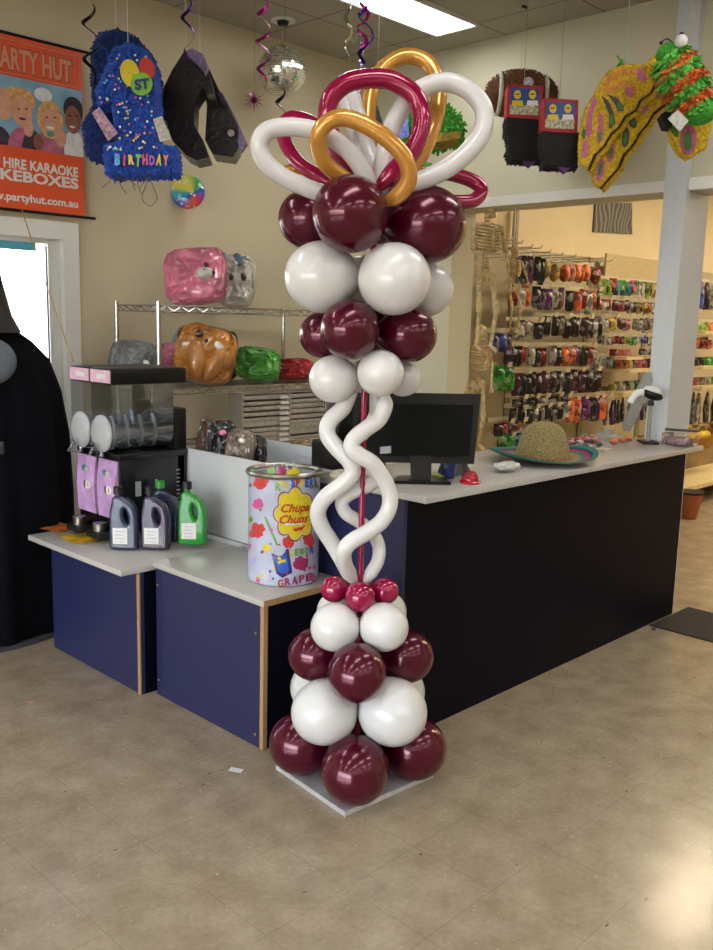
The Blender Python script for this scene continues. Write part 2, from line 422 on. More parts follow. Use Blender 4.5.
# upper stack
Q(334, 379, 23.8, -.04, whb); Q(380.5, 373, 23.4, -.1, whb); Q(403, 379, 17.5, .06, whb); Q(362, 376, 17, .1, whb)
Q(350, 329.5, 29.6, -.12, mar); Q(407, 334.5, 28.5, .0, mar); Q(323.5, 335, 23.5, .07, mar); Q(378, 332, 23, .13, mar)
Q(322, 277, 35.5, -.05, whb); Q(394, 279, 36, -.12, whb); Q(425, 289, 27.5, .1, whb); Q(362, 283, 27, .15, whb)
Q(350.5, 214, 38, -.15, mar); Q(426, 225, 38.5, -.01, mar); Q(309, 219, 29.5, .1, mar); Q(380, 214, 30, .18, mar)
# pole
pp = [axis_pt(y) for y in (770, 700, 640, 590, 540, 480, 440, 400, 350, 300, 250, 215)]
pp[0].z = .02
M().tube(pp, .0105, 12).build('pole', mar2, col)
def strand(pts, rpx, m, name='tube_balloon', n=7):
    P3 = []
    for x, y, dd in pts:
        P3.append(at(x, y, depth(axis_pt(min(max(y, 61), 769)))+dd))
    P3 = smooth_pts(P3, n)
    k = len(P3); r = rpx*2.98/FPX
    rs = [r*min(1, (.35+i/3*.3), (.35+(k-1-i)/3*.3)) for i in range(k)]
    M().tube(P3, rs, 18).build(name, m, col)
strand([(355, 392, .0), (343, 408, -.03), (330, 421, -.05), (327.5, 434, -.06), (336, 447, -.07), (350, 462, -.08), (352, 474, -.08), (341, 485, -.08), (325, 498, -.06), (318, 512, -.04), (322, 527, -.02), (332, 543, 0), (341, 558, 0), (349, 573, 0), (356, 583, 0)], 8.6, whb)
strand([(384, 392, -.03), (385, 405, -.05), (379, 419, -.06), (366, 429, -.08), (354, 439, -.1), (352, 449, -.11), (361, 456, -.11), (373, 464, -.1), (383, 478, -.08), (389.5, 493, -.07), (389, 508, -.07), (381, 522, -.08), (366, 533, -.1), (351, 542, -.11), (344, 552, -.1), (345.5, 566, -.05), (355, 580, -.01)], 8.4, whb)
strand([(372, 390, .03), (376, 404, .05), (374, 418, .06), (364, 432, .07), (356, 448, .07), (366, 464, .06), (377, 477, .04), (368, 486, .02), (352, 493, .01), (342, 502, .01), (346, 513, .01), (358, 521, .03), (371, 531, .05), (378.5, 545, .06), (378, 560, .04), (371, 573, .02), (364, 583, 0)], 7.2, whb)
def loop(pts, rpx, m):
    P3 = []
    n = len(pts)
    for i, q in enumerate(pts):
        x, y = q[:2]; dd = q[2]
        P3.append(at(x, y, 2.925+dd))
    P3 = smooth_pts(P3, 7); k = len(P3); r = rpx*1.04*2.925/FPX
    rs = [r*min(1, .5+i*.1, .5+(k-1-i)*.1) for i in range(k)]
    M().tube(P3, rs, 20).build('loop_balloon', m, col)
def dl(pts, d0, d1, ctr=0):
    n = len(pts); return [(x, y, d0+(d1-d0)*math.sin(PI*i/(n-1))+ctr*(i/(n-1)-.5)) for i, (x, y) in enumerate(pts)]
loop(dl([(372, 196), (365, 175), (349, 152), (322, 133), (291, 127), (267, 131), (259, 146), (267, 164), (287, 179), (318, 192), (350, 200)], -.02, -.12, .04), 8.3, whb)
loop(dl([(378, 190), (350, 163), (325, 132), (302, 119), (287, 120), (284, 138), (295, 159), (313, 173), (345, 190)], .04, .2, .05), 7.2, mar2)
loop(dl([(365, 195), (335, 180), (313, 171), (294, 169), (283, 176), (300, 190), (335, 200)], .05, .2, .05), 5.6, gol)
loop(dl([(384, 203), (400, 194), (409, 178), (404, 157), (382, 135), (350, 119), (330, 121), (319, 134), (319, 148), (326, 164), (343, 178), (366, 196)], -.05, -.2, .06), 7.8, gol)
loop(dl([(378, 188), (397, 168), (415, 146), (422, 121), (416, 98), (399, 84), (379, 78.5), (350, 82), (333, 95), (327.5, 111), (329, 128), (338, 150), (353, 170), (372, 195)], .0, -.07, .05), 9, mar2)
loop(dl([(382, 198), (371, 165), (368, 118), (372, 89), (386, 66), (407, 56), (427, 62), (437, 80), (438.5, 103), (432, 130), (418, 160), (396, 192)], .05, .12, -.05), 8, gol)
loop(dl([(383, 196), (381.5, 177), (384.5, 154), (392, 126), (406, 103), (424, 88), (446, 82), (468, 90), (483, 108), (483, 130), (470, 150), (448, 168), (425, 179), (398, 190)], .0, -.02, -.05), 9, whb)
loop(dl([(390, 192), (415, 178), (440, 173), (462, 177), (477, 184), (481, 193), (472, 201), (455, 202), (430, 200), (400, 200)], .05, .16, -.05), 7.2, mar2)
loop(dl([(386, 196), (376, 172), (366, 140), (358, 110), (352, 96), (345, 97), (350, 115), (357, 140), (368, 175), (380, 198)], .05, .12, .06), 7.5, whb)

# ================================================================ POSTER
def fy(Y, ox=0, oz=0): return lambda v: V((v.x+ox, Y, v.y+oz))
PYW = 4.74
def pp_(x, y): q = on_y(x, y, PYW); return q
rt = (on_y(82, 51, PYW)+on_y(85, 218, PYW))/2; zt = on_y(82, 51.5, PYW).z; zb = on_y(85, 217.5, PYW).z; xl = on_y(-34, 100, PYW).x; xr = rt.x
po = thing('poster', 'orange hanging poster with a photo of four people above the glass door', 'poster', ((xl+xr)/2, PYW, zb))
orange = mat('poster_orange', 'dc5426', .45, var=.06, scale=4)
M().bb(xl, xr, PYW, PYW+.003, zb, zt).build('banner', orange, po)
for z in (zt, zb): M().cyl((xl-.03, PYW, z), (xr+.06, PYW, z), .008).build('hanging_rod', black, po)
for x in (15, 40): pass
ywhite = mat('poster_white', 'dcd8d4', .5, var=0); ypale = mat('poster_lettering', 'd98a6a', .5, var=0); ybrown = mat('poster_letter_edge', '9a5138', .5, var=0)
def ptext(s, x0, x1, y0, y1, m, bold=.01, name='lettering', off=0):
    a = on_y(x0, y0, PYW); b = on_y(x1, y1, PYW); xc = (a.x+b.x)/2
    M().mesh(fit_text(s, b.x-a.x, a.z-b.z, bold), fy(PYW-.0015-off, xc, (a.z+b.z)/2)).build(name, m, po)
# measured with the perspective of the wall removed: heights taken at the right end
def ptz(s, xa, xb, zc, h, m, bold=.01, off=0, name='lettering'):
    a = on_y(xa, 130, PYW).x; b = on_y(xb, 130, PYW).x
    M().mesh(fit_text(s, b-a, h, bold), fy(PYW-.0015-off, (a+b)/2, zc)).build(name, m, po)
def zy(x, y): return on_y(x, y, PYW).z
ptz('PARTY HUT', -6, 74, (zy(70, 61)+zy(70, 83))/2, zy(70, 61)-zy(70, 83)+.014, ybrown, .07)
ptz('PARTY HUT', -5, 72.5, (zy(70, 61)+zy(70, 83))/2, zy(70, 61)-zy(70, 83), ypale, .035, .001)
ptz('HIRE KARAOKE', 2, 77, zy(70, 171.5), zy(76, 167)-zy(76, 177), ywhite, .035)
ptz('JUKEBOXES', -24, 77, zy(70, 184.5), zy(76, 177.5)-zy(76, 191.5), ywhite, .035)
ptz('www.partyhut.com.au', -26, 76, zy(70, 204.5), zy(76, 200)-zy(76, 210), ywhite, .03)
pa, pb = zy(80, 91), zy(80, 157)
M().bb(xl, xr-.005, PYW-.002, PYW-.0005, pb, pa).build('photo_print', mat('poster_sky', '7aa6bf', .5, var=.25, scale=8), po)
# thin outline round the title
q0 = on_y(-30, 120, PYW).x; q1 = on_y(78.5, 120, PYW).x; z0_, z1_ = zy(78, 88.5), zy(78, 57)
M().tube([(q0, PYW-.002, z0_), (q1, PYW-.002, z0_), (q1, PYW-.002, z1_), (q0, PYW-.002, z1_)], .0022, 6, closed=True).build('title_outline', ypale, po)
def disc2(m, x, y, rx, ry, off, name, rot=0, n=22):
    c_ = on_y(x, y, PYW); k = (on_y(x+1, y, PYW).x-c_.x)
    kz = zy(x, y)-zy(x, y+1)
    pts = []
    for i in range(n):
        a = 2*PI*i/n; ex, ey = rx*math.cos(a), ry*math.sin(a)
        X_ = ex*math.cos(rot)-ey*math.sin(rot); Y_ = ex*math.sin(rot)+ey*math.cos(rot)
        z = min(pa, max(pb, c_.z+Y_*kz)); X2 = min(xr-.006, c_.x+X_*k)
        pts.append((X2, PYW-.002-off, z))
    M().prism(pts, (0, .0004, 0)).build(name, m, po)
skin = mat('print_skin', 'd09a80', .5, var=.15, scale=20); skin2 = mat('print_skin_dark', '8d5847', .5, var=.15, scale=20)
hb = mat('print_blond', 'd2a262', .5, var=.3, scale=40); hd = mat('print_dark_hair', '241c22', .5, var=.3); pk = mat('print_pink', 'b06080', .5, var=.3, scale=20); pdk = mat('print_dark_top', '3a2c3a', .5, var=.5, scale=30)
cw = mat('print_white', 'd8dce0', .5, var=.1)
for (x, y, rx, ry, m_, o_) in ((0, 150, 13, 24, pdk, .001), (22, 150, 14, 22, pk, .0012), (33, 152, 11, 22, pdk, .0014), (50, 150, 14, 20, pk, .0016), (74, 150, 10, 20, cw, .0018), (43, 95, 9, 7, cw, .0008),
        (3, 104, 11, 16, skin, .0022), (22, 100, 13, 12, hb, .0024), (22, 112, 10, 16, skin, .0028), (50, 120, 13, 19, hb, .0024), (50, 122, 9, 14, skin, .003), (73, 110, 10, 13, hd, .0024), (72.5, 120, 8, 14, skin2, .003),
        (12, 96, 6, 10, hb, .002), (50, 128, 4, 1.6, cw, .0034), (22, 119, 3.6, 1.3, pdk, .0034), (72, 127, 3, 1.2, cw, .0034), (18.5, 109, 1.4, .8, pdk, .0034), (26, 109, 1.4, .8, pdk, .0034), (46.5, 117.5, 1.4, .8, pdk, .0034), (54, 117.5, 1.4, .8, pdk, .0034), (69.5, 116, 1.8, 1, pdk, .0034), (76, 116, 1.8, 1, pdk, .0034), (28, 128, 5, 9, skin, .0036), (60, 138, 6, 9, skin, .0036), (38, 142, 5, 8, skin2, .0036), (50, 134, 4, 3, mat('print_teal', '3f9a90', .5), .0034)):
    disc2(m_, x, y, rx, ry, o_, 'printed_shape')
for x in (34, 26): pass
# yellow string from poster to slush machine
sa, sb = on_y(22, 210, PYW-.03), V((2.19, 4.05, 1.41))
tag(M().tube([sa, sa*.55+sb*.45-V((0, 0, .02)), sb], .003, 6).build('string', mat('golden_string', 'b08a48', .6)), 'thin golden string running down from the poster to the slush machine', 'string')

# ================================================================ helpers for hung things
def PX(pts, d): return [at(x, y, d) for x, y in pts]
def fringe(m, n, inside, size, thick, d0, d1, seed=3):
    pass
def poly_in(pts, x, y):
    r_ = False; n = len(pts)
    for i in range(n):
        x1_, y1_ = pts[i]; x2_, y2_ = pts[i-1]
        if (y1_ > y) != (y2_ > y) and x < (x2_-x1_)*(y-y1_)/(y2_-y1_)+x1_: r_ = not r_
    return r_
def tufts(b, pts, d, n, s, rng, deep=0, ang=None):
    """little crepe paper flaps all over a face lying at depth d"""
    xs = [p[0] for p in pts]; ys = [p[1] for p in pts]; k = 0
    while k < n:
        x = rng.uniform(min(xs), max(xs)); y = rng.uniform(min(ys), max(ys))
        if not poly_in(pts, x, y): continue
        k += 1
        p = at(x, y, d-.001); a = rng.uniform(0, 2*PI) if ang is None else ang+rng.uniform(-.5, .5)
        t = RT*math.cos(a)+UP*math.sin(a); u = (RT*-math.sin(a)+UP*math.cos(a))
        w_ = s*rng.uniform(.5, 1); l_ = s*rng.uniform(1, 2)
        tip = p+t*l_-FW*(l_*rng.uniform(.3, .9))
        v1, v2, v3, v4 = [b.b.verts.new(q) for q in (p-u*w_*.5, p+u*w_*.5, tip+u*w_*.4, tip-u*w_*.4)]
        b.b.faces.new((v1, v2, v3, v4))
def edge_tufts(b, pts, d, th, step, s, rng):
    n = len(pts)
    for i in range(n):
        a = at(*pts[i], d); c_ = at(*pts[(i+1) % n], d); L_ = (c_-a).length; k = max(1, int(L_/step))
        cen = at(sum(p[0] for p in pts)/n, sum(p[1] for p in pts)/n, d)
        for j in range(k):
            for lay in range(max(1, int(th/s))):
                p = a.lerp(c_, j/k)+FW*(lay*s+.3*s)
                t = (c_-a).normalized(); out = (t.cross(FW)).normalized()
                if out.dot(p-cen) < 0: out = -out
                l_ = s*rng.uniform(.6, 1.4)
                tip = p+out*l_*.8+FW*l_*rng.uniform(.4, .9)
                vs_ = [b.b.verts.new(q) for q in (p-t*step*.5, p+t*step*.5, tip+t*step*.4, tip-t*step*.4)]
                b.b.faces.new(vs_)
def blob(cx, cy, rx, ry, n=20, rot=0):
    return [(cx+rx*math.cos(2*PI*i/n)*math.cos(rot)-ry*math.sin(2*PI*i/n)*math.sin(rot), cy+rx*math.cos(2*PI*i/n)*math.sin(rot)+ry*math.sin(2*PI*i/n)*math.cos(rot)) for i in range(n)]
def patch(name, m, pts, d, par, th=.002): return M().prism(PX(pts, d-th), FW*th*.9).build(name, m, par)
def hang(par, x, y, d, xt=None, r=.0018, m=None, name='hanging_string'):
    a = at(x, y, d); t = on_z(xt if xt is not None else x, 0, ZC) ; b_ = V((a.x, a.y, ZC-.001)) if xt is None else V((a.x, a.y, ZC-.001))
    M().tube([a, b_], r, 6).build(name, m or strg, par)
    M().bb(b_.x-.02, b_.x+.02, b_.y-.006, b_.y+.006, ZC-.012, ZC-.001).build('ceiling_clip', dblack, par)
fz = lambda d: (lambda v: at(0, 0, 1))
def cam_text(s, x, y, wpx, hpx, d, m, par, bold=.03, rot=0, name='lettering', shear=0):
    k = d/FPX; me = fit_text(s, wpx*k, hpx*k, bold, shear); c_ = at(x, y, d-.004)
    cs, sn = math.cos(rot), math.sin(rot)
    return M().mesh(me, lambda v: c_+RT*(v.x*cs-v.y*sn)+UP*(v.x*sn+v.y*cs)).build(name, m, par)

# ---- number one pinatas
blue = mat('blue_crepe', '2450b4', .75, var=.35, scale=70, bump=.9, bscale=90)
blue2 = mat('blue_crepe_back', '183272', .8, var=.35, scale=70, bump=.9, bscale=90)
ylw = mat('yellow_print', 'd8c420', .5, var=.05); rdp = mat('red_print', 'c02a20', .5, var=.05); grn = mat('green_print', '7ab92e', .5, var=.05); wht = mat('white_print', 'd8d8d8', .5, var=.03)
F1 = [(113, 48), (128, 43), (143, 50), (152, 62), (155, 90), (156, 143), (174, 146), (176, 170), (106, 172), (104, 145), (117, 141), (113, 101), (99, 104), (96, 90), (105, 72)]
B1 = [(92, 48), (99, 33), (116, 29), (136, 38), (150, 56), (156, 76), (152, 100), (116, 110), (112, 140), (104, 155), (87, 153), (83, 125), (94, 104), (92, 80)]
dn = 4.45
t = thing('number_pinata', 'blue number one birthday pinata with balloons and bright lettering on its front', 'pinata', at(140, 172, dn+.06))
b = M().prism(PX(F1, dn), FW*.12); b.build('body', blue, t)
b = M(); rg = random.Random(1); tufts(b, F1, dn, 900, .012, rg, ang=-1.5); edge_tufts(b, F1, dn, .12, .014, .016, rg); b.build('crepe_fringe', blue, t, smooth=False)
dn2 = dn-.016
patch('balloon_print', ylw, blob(130, 73, 9.5, 14, rot=-.25), dn2, t)
patch('balloon_print', rdp, blob(147, 68, 7.5, 11, rot=-.4), dn2, t)
patch('balloon_print', grn, blob(141.5, 84, 11, 11.5), dn2-.003, t)
cam_text('ST', 142, 84, 15, 11, dn2-.006, mat('blue_print', '12306e', .5), t, .05, .12)
cols = [wht, ylw, mat('pink_print', 'c05a9a', .5), mat('sky_print', '6ab0d8', .5)]
rg = random.Random(5)
for m_ in cols:
    b = M(); k = 0
    while k < 22:
        x, y = rg.uniform(98, 158), rg.uniform(95, 150)
        if k < 8: y = rg.uniform(55, 100)
        if poly_in(F1, x, y) and poly_in(F1, x-2, y) and poly_in(F1, x+2, y): b.prism(PX(blob(x, y, 1.25, 1.25, 6), dn2-.001), FW*.001); k += 1
    b.build('confetti_print', m_, t, smooth=False)['kind'] = 'stuff'
lc = [mat('letter_blue', '5aa0d8', .5), mat('letter_red', 'd04038', .5), mat('letter_orange', 'e08a3a', .5), grn, mat('letter_pink', 'd04a86', .5), mat('letter_violet', '9a5ac0', .5), ylw, mat('letter_teal', '50b8a8', .5)]
for i, ch in enumerate('BIRTHDAY'):
    cam_text(ch, 117.5+i*6.9, 159.5+(i % 2)*.8, 5.6 if ch != 'I' else 2, 12-(i % 3), dn2-.004, [lc[0], lc[1], lc[6], lc[3], lc[4], lc[5], lc[6], lc[2]][i], t, .06, R.uniform(-.1, .1))
patch('swing_tag', mat('tag_grey_print', 'b8b4ae', .5, var=.3, scale=60), [(153, 119), (162, 116), (171, 139), (160, 142)], dn2-.002, t)
patch('swing_tag', mat('tag_picture_print', '9a7088', .4, var=.6, scale=50), [(92, 113), (99, 107), (118, 133), (108, 141)], dn2-.01, t)
rg = random.Random(9)
b = M()
for i in range(14):
    x = rg.uniform(107, 160); L_ = rg.uniform(8, 28)
    b.tube(smooth_pts([at(x, 170, dn+.05), at(x+rg.uniform(-4, 4), 170+L_*.5, dn+.05), at(x+rg.uniform(-6, 6), 170+L_, dn+.04)], 4), .0022, 5)
b.tube(smooth_pts([at(148, 172, dn+.02), at(146, 185, dn+.02), at(142, 198, dn+.02), at(150, 206, dn+.02), at(157, 198, dn+.02), at(152, 184, dn+.02), at(148, 172, dn+.02)], 6), .0022, 5)
b.build('pull_streamers', mat('mixed_streamer', '7a5a4a', .6, var=.7, scale=25), t)
hang(t, 128, 44, dn+.06)
t = thing('number_pinata', 'blue number one pinata hanging behind the lettered one, nearer the poster', 'pinata', at(100, 155, dn+.25))
b = M().prism(PX(B1, dn+.16), FW*.13); b.build('body', blue2, t)
b = M(); rg = random.Random(2); tufts(b, B1, dn+.16, 800, .014, rg, ang=-1.5); edge_tufts(b, B1, dn+.16, .13, .015, .018, rg); b.build('crepe_fringe', blue2, t, smooth=False)
hang(t, 116, 30, dn+.22)
# ---- black shoe pinatas
shb = mat('black_glitter_paper', '0e0c10', .3, var=.8, scale=120, bump=1, bscale=45, coat=.5)
lil = mat('lilac_glitter_paper', '7a688c', .6, var=.5, scale=60, bump=.4)
S1 = [(183, 53), (172, 70), (160, 95), (152, 110), (156, 117), (166, 121), (172, 140), (186, 155), (196, 160), (209, 157), (203, 140), (194, 125), (195, 100), (203, 88), (214, 95), (208, 70), (196, 56)]
S2 = [(197, 56), (208, 66), (218, 88), (232, 113), (239, 130), (238, 149), (233, 157), (213, 154), (205, 140), (207, 105), (203, 88)]
ds = 4.86
t = thing('shoe_pinata', 'black glittery high heel shoe pinata with lilac edges, nearest the blue pinatas', 'pinata', at(185, 160, ds+.06), 'black shoe pinatas')
M().prism(PX(S1, ds), FW*.13).build('body', shb, t)
patch('insole', lil, [(184, 52), (192, 48), (203, 54), (208, 66), (205, 74), (196, 62)], ds-.02, t, .04)
hang(t, 186, 54, ds+.05)
t = thing('shoe_pinata', 'black glittery high heel shoe pinata with a round silver sticker, farthest right', 'pinata', at(225, 157, ds+.3), 'black shoe pinatas')
M().prism(PX(S2, ds+.18), FW*.12).build('body', shb, t)
patch('insole', lil, [(215, 92), (222, 92), (236, 118), (247, 143), (241, 152), (237, 140), (232, 118)], ds+.22, t, .04)
patch('sticker', mat('silver_sticker', 'b8b8ba', .3, .5), blob(231, 133, 3.5, 3.5), ds+.165, t)
hang(t, 200, 58, ds+.2)
# rainbow foil ball
rb = mat('rainbow_foil', 'ffffff', .25, var=0, coat=.6); N, L, P = nodes(rb)
tc = N.new('ShaderNodeTexCoord'); gr = N.new('ShaderNodeTexGradient'); gr.gradient_type = 'RADIAL'; mp = N.new('ShaderNodeMapping'); mp.inputs['Rotation'].default_value = (PI/2, 0, .8)
mp0 = N.new('ShaderNodeMapping'); mp0.inputs['Location'].default_value = (0, 0, -.09)
L.new(tc.outputs['Object'], mp0.inputs[0]); L.new(mp0.outputs[0], mp.inputs[0]); L.new(mp.outputs[0], gr.inputs[0])
cr = N.new('ShaderNodeValToRGB'); cr.color_ramp.interpolation = 'EASE'
cl = ['2a50c0', '30b0c8', 'e8e060', 'e8e070', '58b060', '2060c0', '7a40b0', 'd83060', 'e06040', '2a50c0']
for i, c_ in enumerate(cl):
    e = cr.color_ramp.elements[i] if i < 2 else cr.color_ramp.elements.new(i/9)
    e.position = i/9; e.color = (*srgb(c_), 1)
L.new(gr.outputs[0], cr.inputs[0])
vo = N.new('ShaderNodeTexVoronoi'); vo.inputs['Scale'].default_value = 32; L.new(tc.outputs['Object'], vo.inputs[0])
lt = N.new('ShaderNodeMath'); lt.operation = 'LESS_THAN'; lt.inputs[1].default_value = .22; L.new(vo.outputs['Distance'], lt.inputs[0])
L.new(mixc(N, L, lt.outputs[0], cr.outputs[0], (.85, .9, .95)), P.inputs['Base Color'])
dr = depth(on_y(188, 192, YL))-.075; c_ = at(188, 192, dr)
tag(M().sph(c_, (17*dr/FPX, 17*dr/FPX, .04), CR, 32, 20).build('foil_balloon', rb), 'round rainbow foil balloon low on the wall under the shoe pinatas', 'balloon')

# ---- disco ball
fx = on_z(283, 20, ZC); dd_ = depth(on_z(283, 20, ZC)); c_ = at(285, 69.5, dd_); c_ = V((fx.x, fx.y, c_.z)); r_ = 24*depth(c_)/FPX
t = thing('disco_ball', 'large mirrored disco ball hanging from a ceiling motor', 'disco ball', c_-V((0, 0, r_)))
mir = mat('mirror_tiles', 'f0eee4', .14, .92, var=.2, scale=45)
b = M().sph(c_, r_, None, 44, 26)
rg = random.Random(8)
for f in list(b.b.faces):
    ce = f.calc_center_median(); ax = V((rg.uniform(-1, 1), rg.uniform(-1, 1), rg.uniform(-1, 1))).normalized()
b.build('mirror_sphere', mir, t, smooth=False)
b = M(); rg = random.Random(8)
for i in range(1, 25):
    th = PI*i/25; nn = max(6, int(2*PI*math.sin(th)*r_/.0135))
    for j in range(nn):
        ph = 2*PI*(j+.5*(i % 2))/nn; n_ = V((math.sin(th)*math.cos(ph), math.sin(th)*math.sin(ph), math.cos(th)))
        n2 = (n_+V((rg.uniform(-1, 1), rg.uniform(-1, 1), rg.uniform(-1, 1)))*.09).normalized()
        u_ = n2.cross(V((0, 0, 1))).normalized(); v_ = n2.cross(u_); p = c_+n_*(r_+.003)
        s_ = .0062
        b.b.faces.new([b.b.verts.new(p+u_*s_*q[0]+v_*s_*q[1]) for q in ((-1, -1), (1, -1), (1, 1), (-1, 1))])
b.build('mirror_tiles', mir, t, smooth=False)
M().cyl((fx.x, fx.y, ZC-.03), (fx.x, fx.y, ZC-.001), .03, .04).build('motor', dblack, t)
M().cyl((fx.x, fx.y, ZC-.008), (fx.x, fx.y, ZC-.001), .075, .075, 28).build('ceiling_rose', trimw, t)
M().cyl((fx.x, fx.y, c_.z+r_-.005), (fx.x, fx.y, ZC-.03), .003, .003, 6).build('chain', steel, t)
M().cyl((fx.x, fx.y, c_.z+r_-.004), (fx.x, fx.y, c_.z+r_+.015), .012, .009).build('cap', steel, t)
# ---- foil swirls
def swirl(x, y0, y1, turns, rpx, m, d, label, x2=None, ph=0, extra=None):
    n = int(turns*14)+2; pts = []
    a0 = at(x, y0, d); a1 = at(x2 or x, y1, d)
    a1 = V((a0.x, a0.y, a1.z)) if x2 is None else a1
    u_ = V((RT.x, RT.y, 0)).normalized(); w_ = V((FW.x, FW.y, 0)).normalized(); r__ = rpx*d/FPX
    for i in range(n):
        tt = i/(n-1); a = ph+tt*turns*2*PI
        pts.append(a0.lerp(a1, tt)+(u_*math.cos(a)+w_*math.sin(a))*r__*(.35+.65*math.sin(PI*min(1, tt*1.1))**.5 if tt < .9 else .5))
    o = M().tube([pts[0], (pts[0].x, pts[0].y, ZC-.0005)], .0008, 4).tube(pts, [.0035+.006*abs(math.sin(PI*i/(n-1)*turns)) for i in range(n)], 6, flat=.18).build('foil_swirl', m)
    return tag(o, label, 'hanging swirl')
mag = mat('magenta_foil', 'a81a88', .2, .8, var=.2); pur = mat('purple_foil', '3c1a86', .2, .8, var=.2); blk = mat('black_foil', '1c1820', .15, .8, var=.2); slv = mat('silver_foil', 'c8c8b0', .15, .9, var=.2)
swirl(264, 1, 84, 3.2, 7, mag, 3.9, 'magenta foil swirl dangling just left of the disco ball')
swirl(188, 0, 58, 1.8, 6, pur, 4.3, 'purple foil swirl hanging over the black shoe pinatas')
swirl(90, 4, 80, 2.2, 8, blk, 4.1, 'black foil swirl hanging over the blue pinatas')
swirl(366, 3, 62, 1.6, 8, pur, 3.7, 'purple foil swirl hanging above the balloon loops', ph=1)
swirl(363, 0, 50, 1.9, 6, mag, 3.95, 'magenta foil swirl hanging above the maroon loop', ph=3)
swirl(349, 2, 70, 2.4, 3.6, slv, 4.1, 'silver foil swirl hanging right of the disco ball')
swirl(362, 40, 118, 5, 2.6, mat('lilac_foil', 'a890c0', .2, .8), 4.25, 'thin lilac curled ribbon hanging behind the maroon loop', ph=1)
swirl(282, 90, 124, 1.4, 5, blk, 4.1, 'black foil swirl under the disco ball')
c_ = at(254, 100, 4.6); b = M()
for i in range(6):
    a = PI*i/6; v_ = RT*math.cos(a)+UP*math.sin(a)
    for s_ in (1, -1): b.tube([c_, c_+v_*s_*(.062 if i % 2 else .046)], [.010, .0008], 4, flat=.4)
b.tube([c_, (c_.x, c_.y, ZC-.001)], .0008, 4)
tag(b.build('foil_star', mag), 'magenta foil starburst hanging by a thread left of the disco ball', 'hanging star')

# ---- pinatas by the right wall
def crepe(name, col): return mat(name, col, .8, var=.35, scale=60, bump=.8, bscale=80)
gcr = crepe('green_crepe', '3f9a2c'); ocr = crepe('orange_crepe', 'd8672a'); ycr = crepe('yellow_crepe', 'c8a41c'); bcr = crepe('brown_crepe', '6e4424'); kcr = mat('black_crepe', '121214', .8, var=.3, scale=20, bump=.8, bscale=30); wcr = crepe('white_crepe', 'c8c4b8')
dg = 5.35
G1 = [(404, 133), (407, 116), (415, 105), (428, 104), (445, 107), (457, 116), (463, 128), (461, 137), (450, 135), (440, 140), (428, 141), (410, 142)]
t = thing('turtle_pinata', 'shaggy green domed pinata with yellow underside seen through the white loop', 'pinata', at(435, 141, dg+.1))
M().prism(PX(G1, dg), FW*.2).build('shell', gcr, t)
b = M(); rg = random.Random(11); tufts(b, G1, dg, 700, .02, rg); edge_tufts(b, G1, dg, .2, .02, .03, rg); b.build('crepe_fringe', gcr, t, smooth=False)
M().prism(PX([(428, 135), (462, 131), (460, 138), (445, 141), (428, 143)], dg-.03), FW*.15).build('underside', mat('brown_yellow_crepe', '8a7420', .8, var=.5), t)
M().prism(PX([(417, 160), (432, 163), (431, 170), (415, 170)], dg), FW*.1).build('foot', gcr, t)
M().tube([at(424, 140, dg+.05), at(424, 162, dg+.05)], .01, 6).build('leg', gcr, t)
patch('picture_card', mat('blue_card_print', '6a7ac0', .4, var=.6, scale=40), [(398, 122), (408, 116), (409, 136), (398, 140)], dg-.06, t)
hang(t, 430, 105, dg+.1, r=.001, m=mat('dark_thread', '5a564c', .6))
t = thing('hat_pinata', 'black and purple pinata hanging in the corner behind the gold loop', 'pinata', at(378, 176, 5.4))
M().prism(PX([(370, 176), (373, 120), (377, 104), (382, 120), (386, 160), (388, 176)], 5.3), FW*.15).build('body', kcr, t)
patch('trim_strip', mat('purple_crepe', '5a3a70', .7, var=.4), [(375, 150), (380, 150), (381, 176), (374, 176)], 5.28, t, .02)
hang(t, 377, 105, 5.35, r=.001, m=mat('dark_thread', ''))
# football
df = 5.2; pm = df/FPX
t = thing('football_pinata', 'brown shaggy football pinata with white bands', 'pinata', at(521, 117, df))
ro = CR @ Matrix.Rotation(-.05, 3, 'Z')
def foot(q): s_ = 1; return V((q.x, q.y*(1-.15*q.x*q.x), q.z*(1-.15*q.x*q.x)))
M().sph(at(521, 95, df), (36*pm, 23*pm, 23*pm), ro, 40, 24, foot).build('body', bcr, t)
b = M(); rg = random.Random(12)
for i in range(1500):
    a = rg.uniform(0, 2*PI); z_ = rg.uniform(-1, 1); rr2 = math.sqrt(1-z_*z_); q = V((z_, rr2*math.cos(a), rr2*math.sin(a)))
    p = at(521, 95, df)+ro @ V((q.x*36*pm, q.y*23*pm, q.z*23*pm)); n_ = ro @ q; u_ = n_.orthogonal().normalized(); u_.rotate(Matrix.Rotation(rg.uniform(0, 6), 3, n_)); v_ = n_.cross(u_)
    tip = p+u_*.016+n_*.008
    b.b.faces.new([b.b.verts.new(x_) for x_ in (p-v_*.006, p+v_*.006, tip+v_*.004, tip-v_*.004)])
b.build('crepe_fringe', bcr, t, smooth=False)
for sx in (-.62, .62):
    rr2 = math.sqrt(1-sx*sx)*23*pm*1.06; cc = at(521, 95, df)+ro @ V((sx*36*pm, 0, 0))
    M().tube([cc+ro @ V((0, rr2*math.cos(a*PI/12), rr2*math.sin(a*PI/12))) for a in range(24)], .012, 6, closed=True).build('white_band', wcr, t)
patch('sticker', mat('sticker_pale', 'b8b4c4', .4, var=.4, scale=60), blob(528.5, 82, 5, 5), df-.14, t)
hang(t, 521, 73, df, m=mat('yellow_string', 'c8b060', .6))
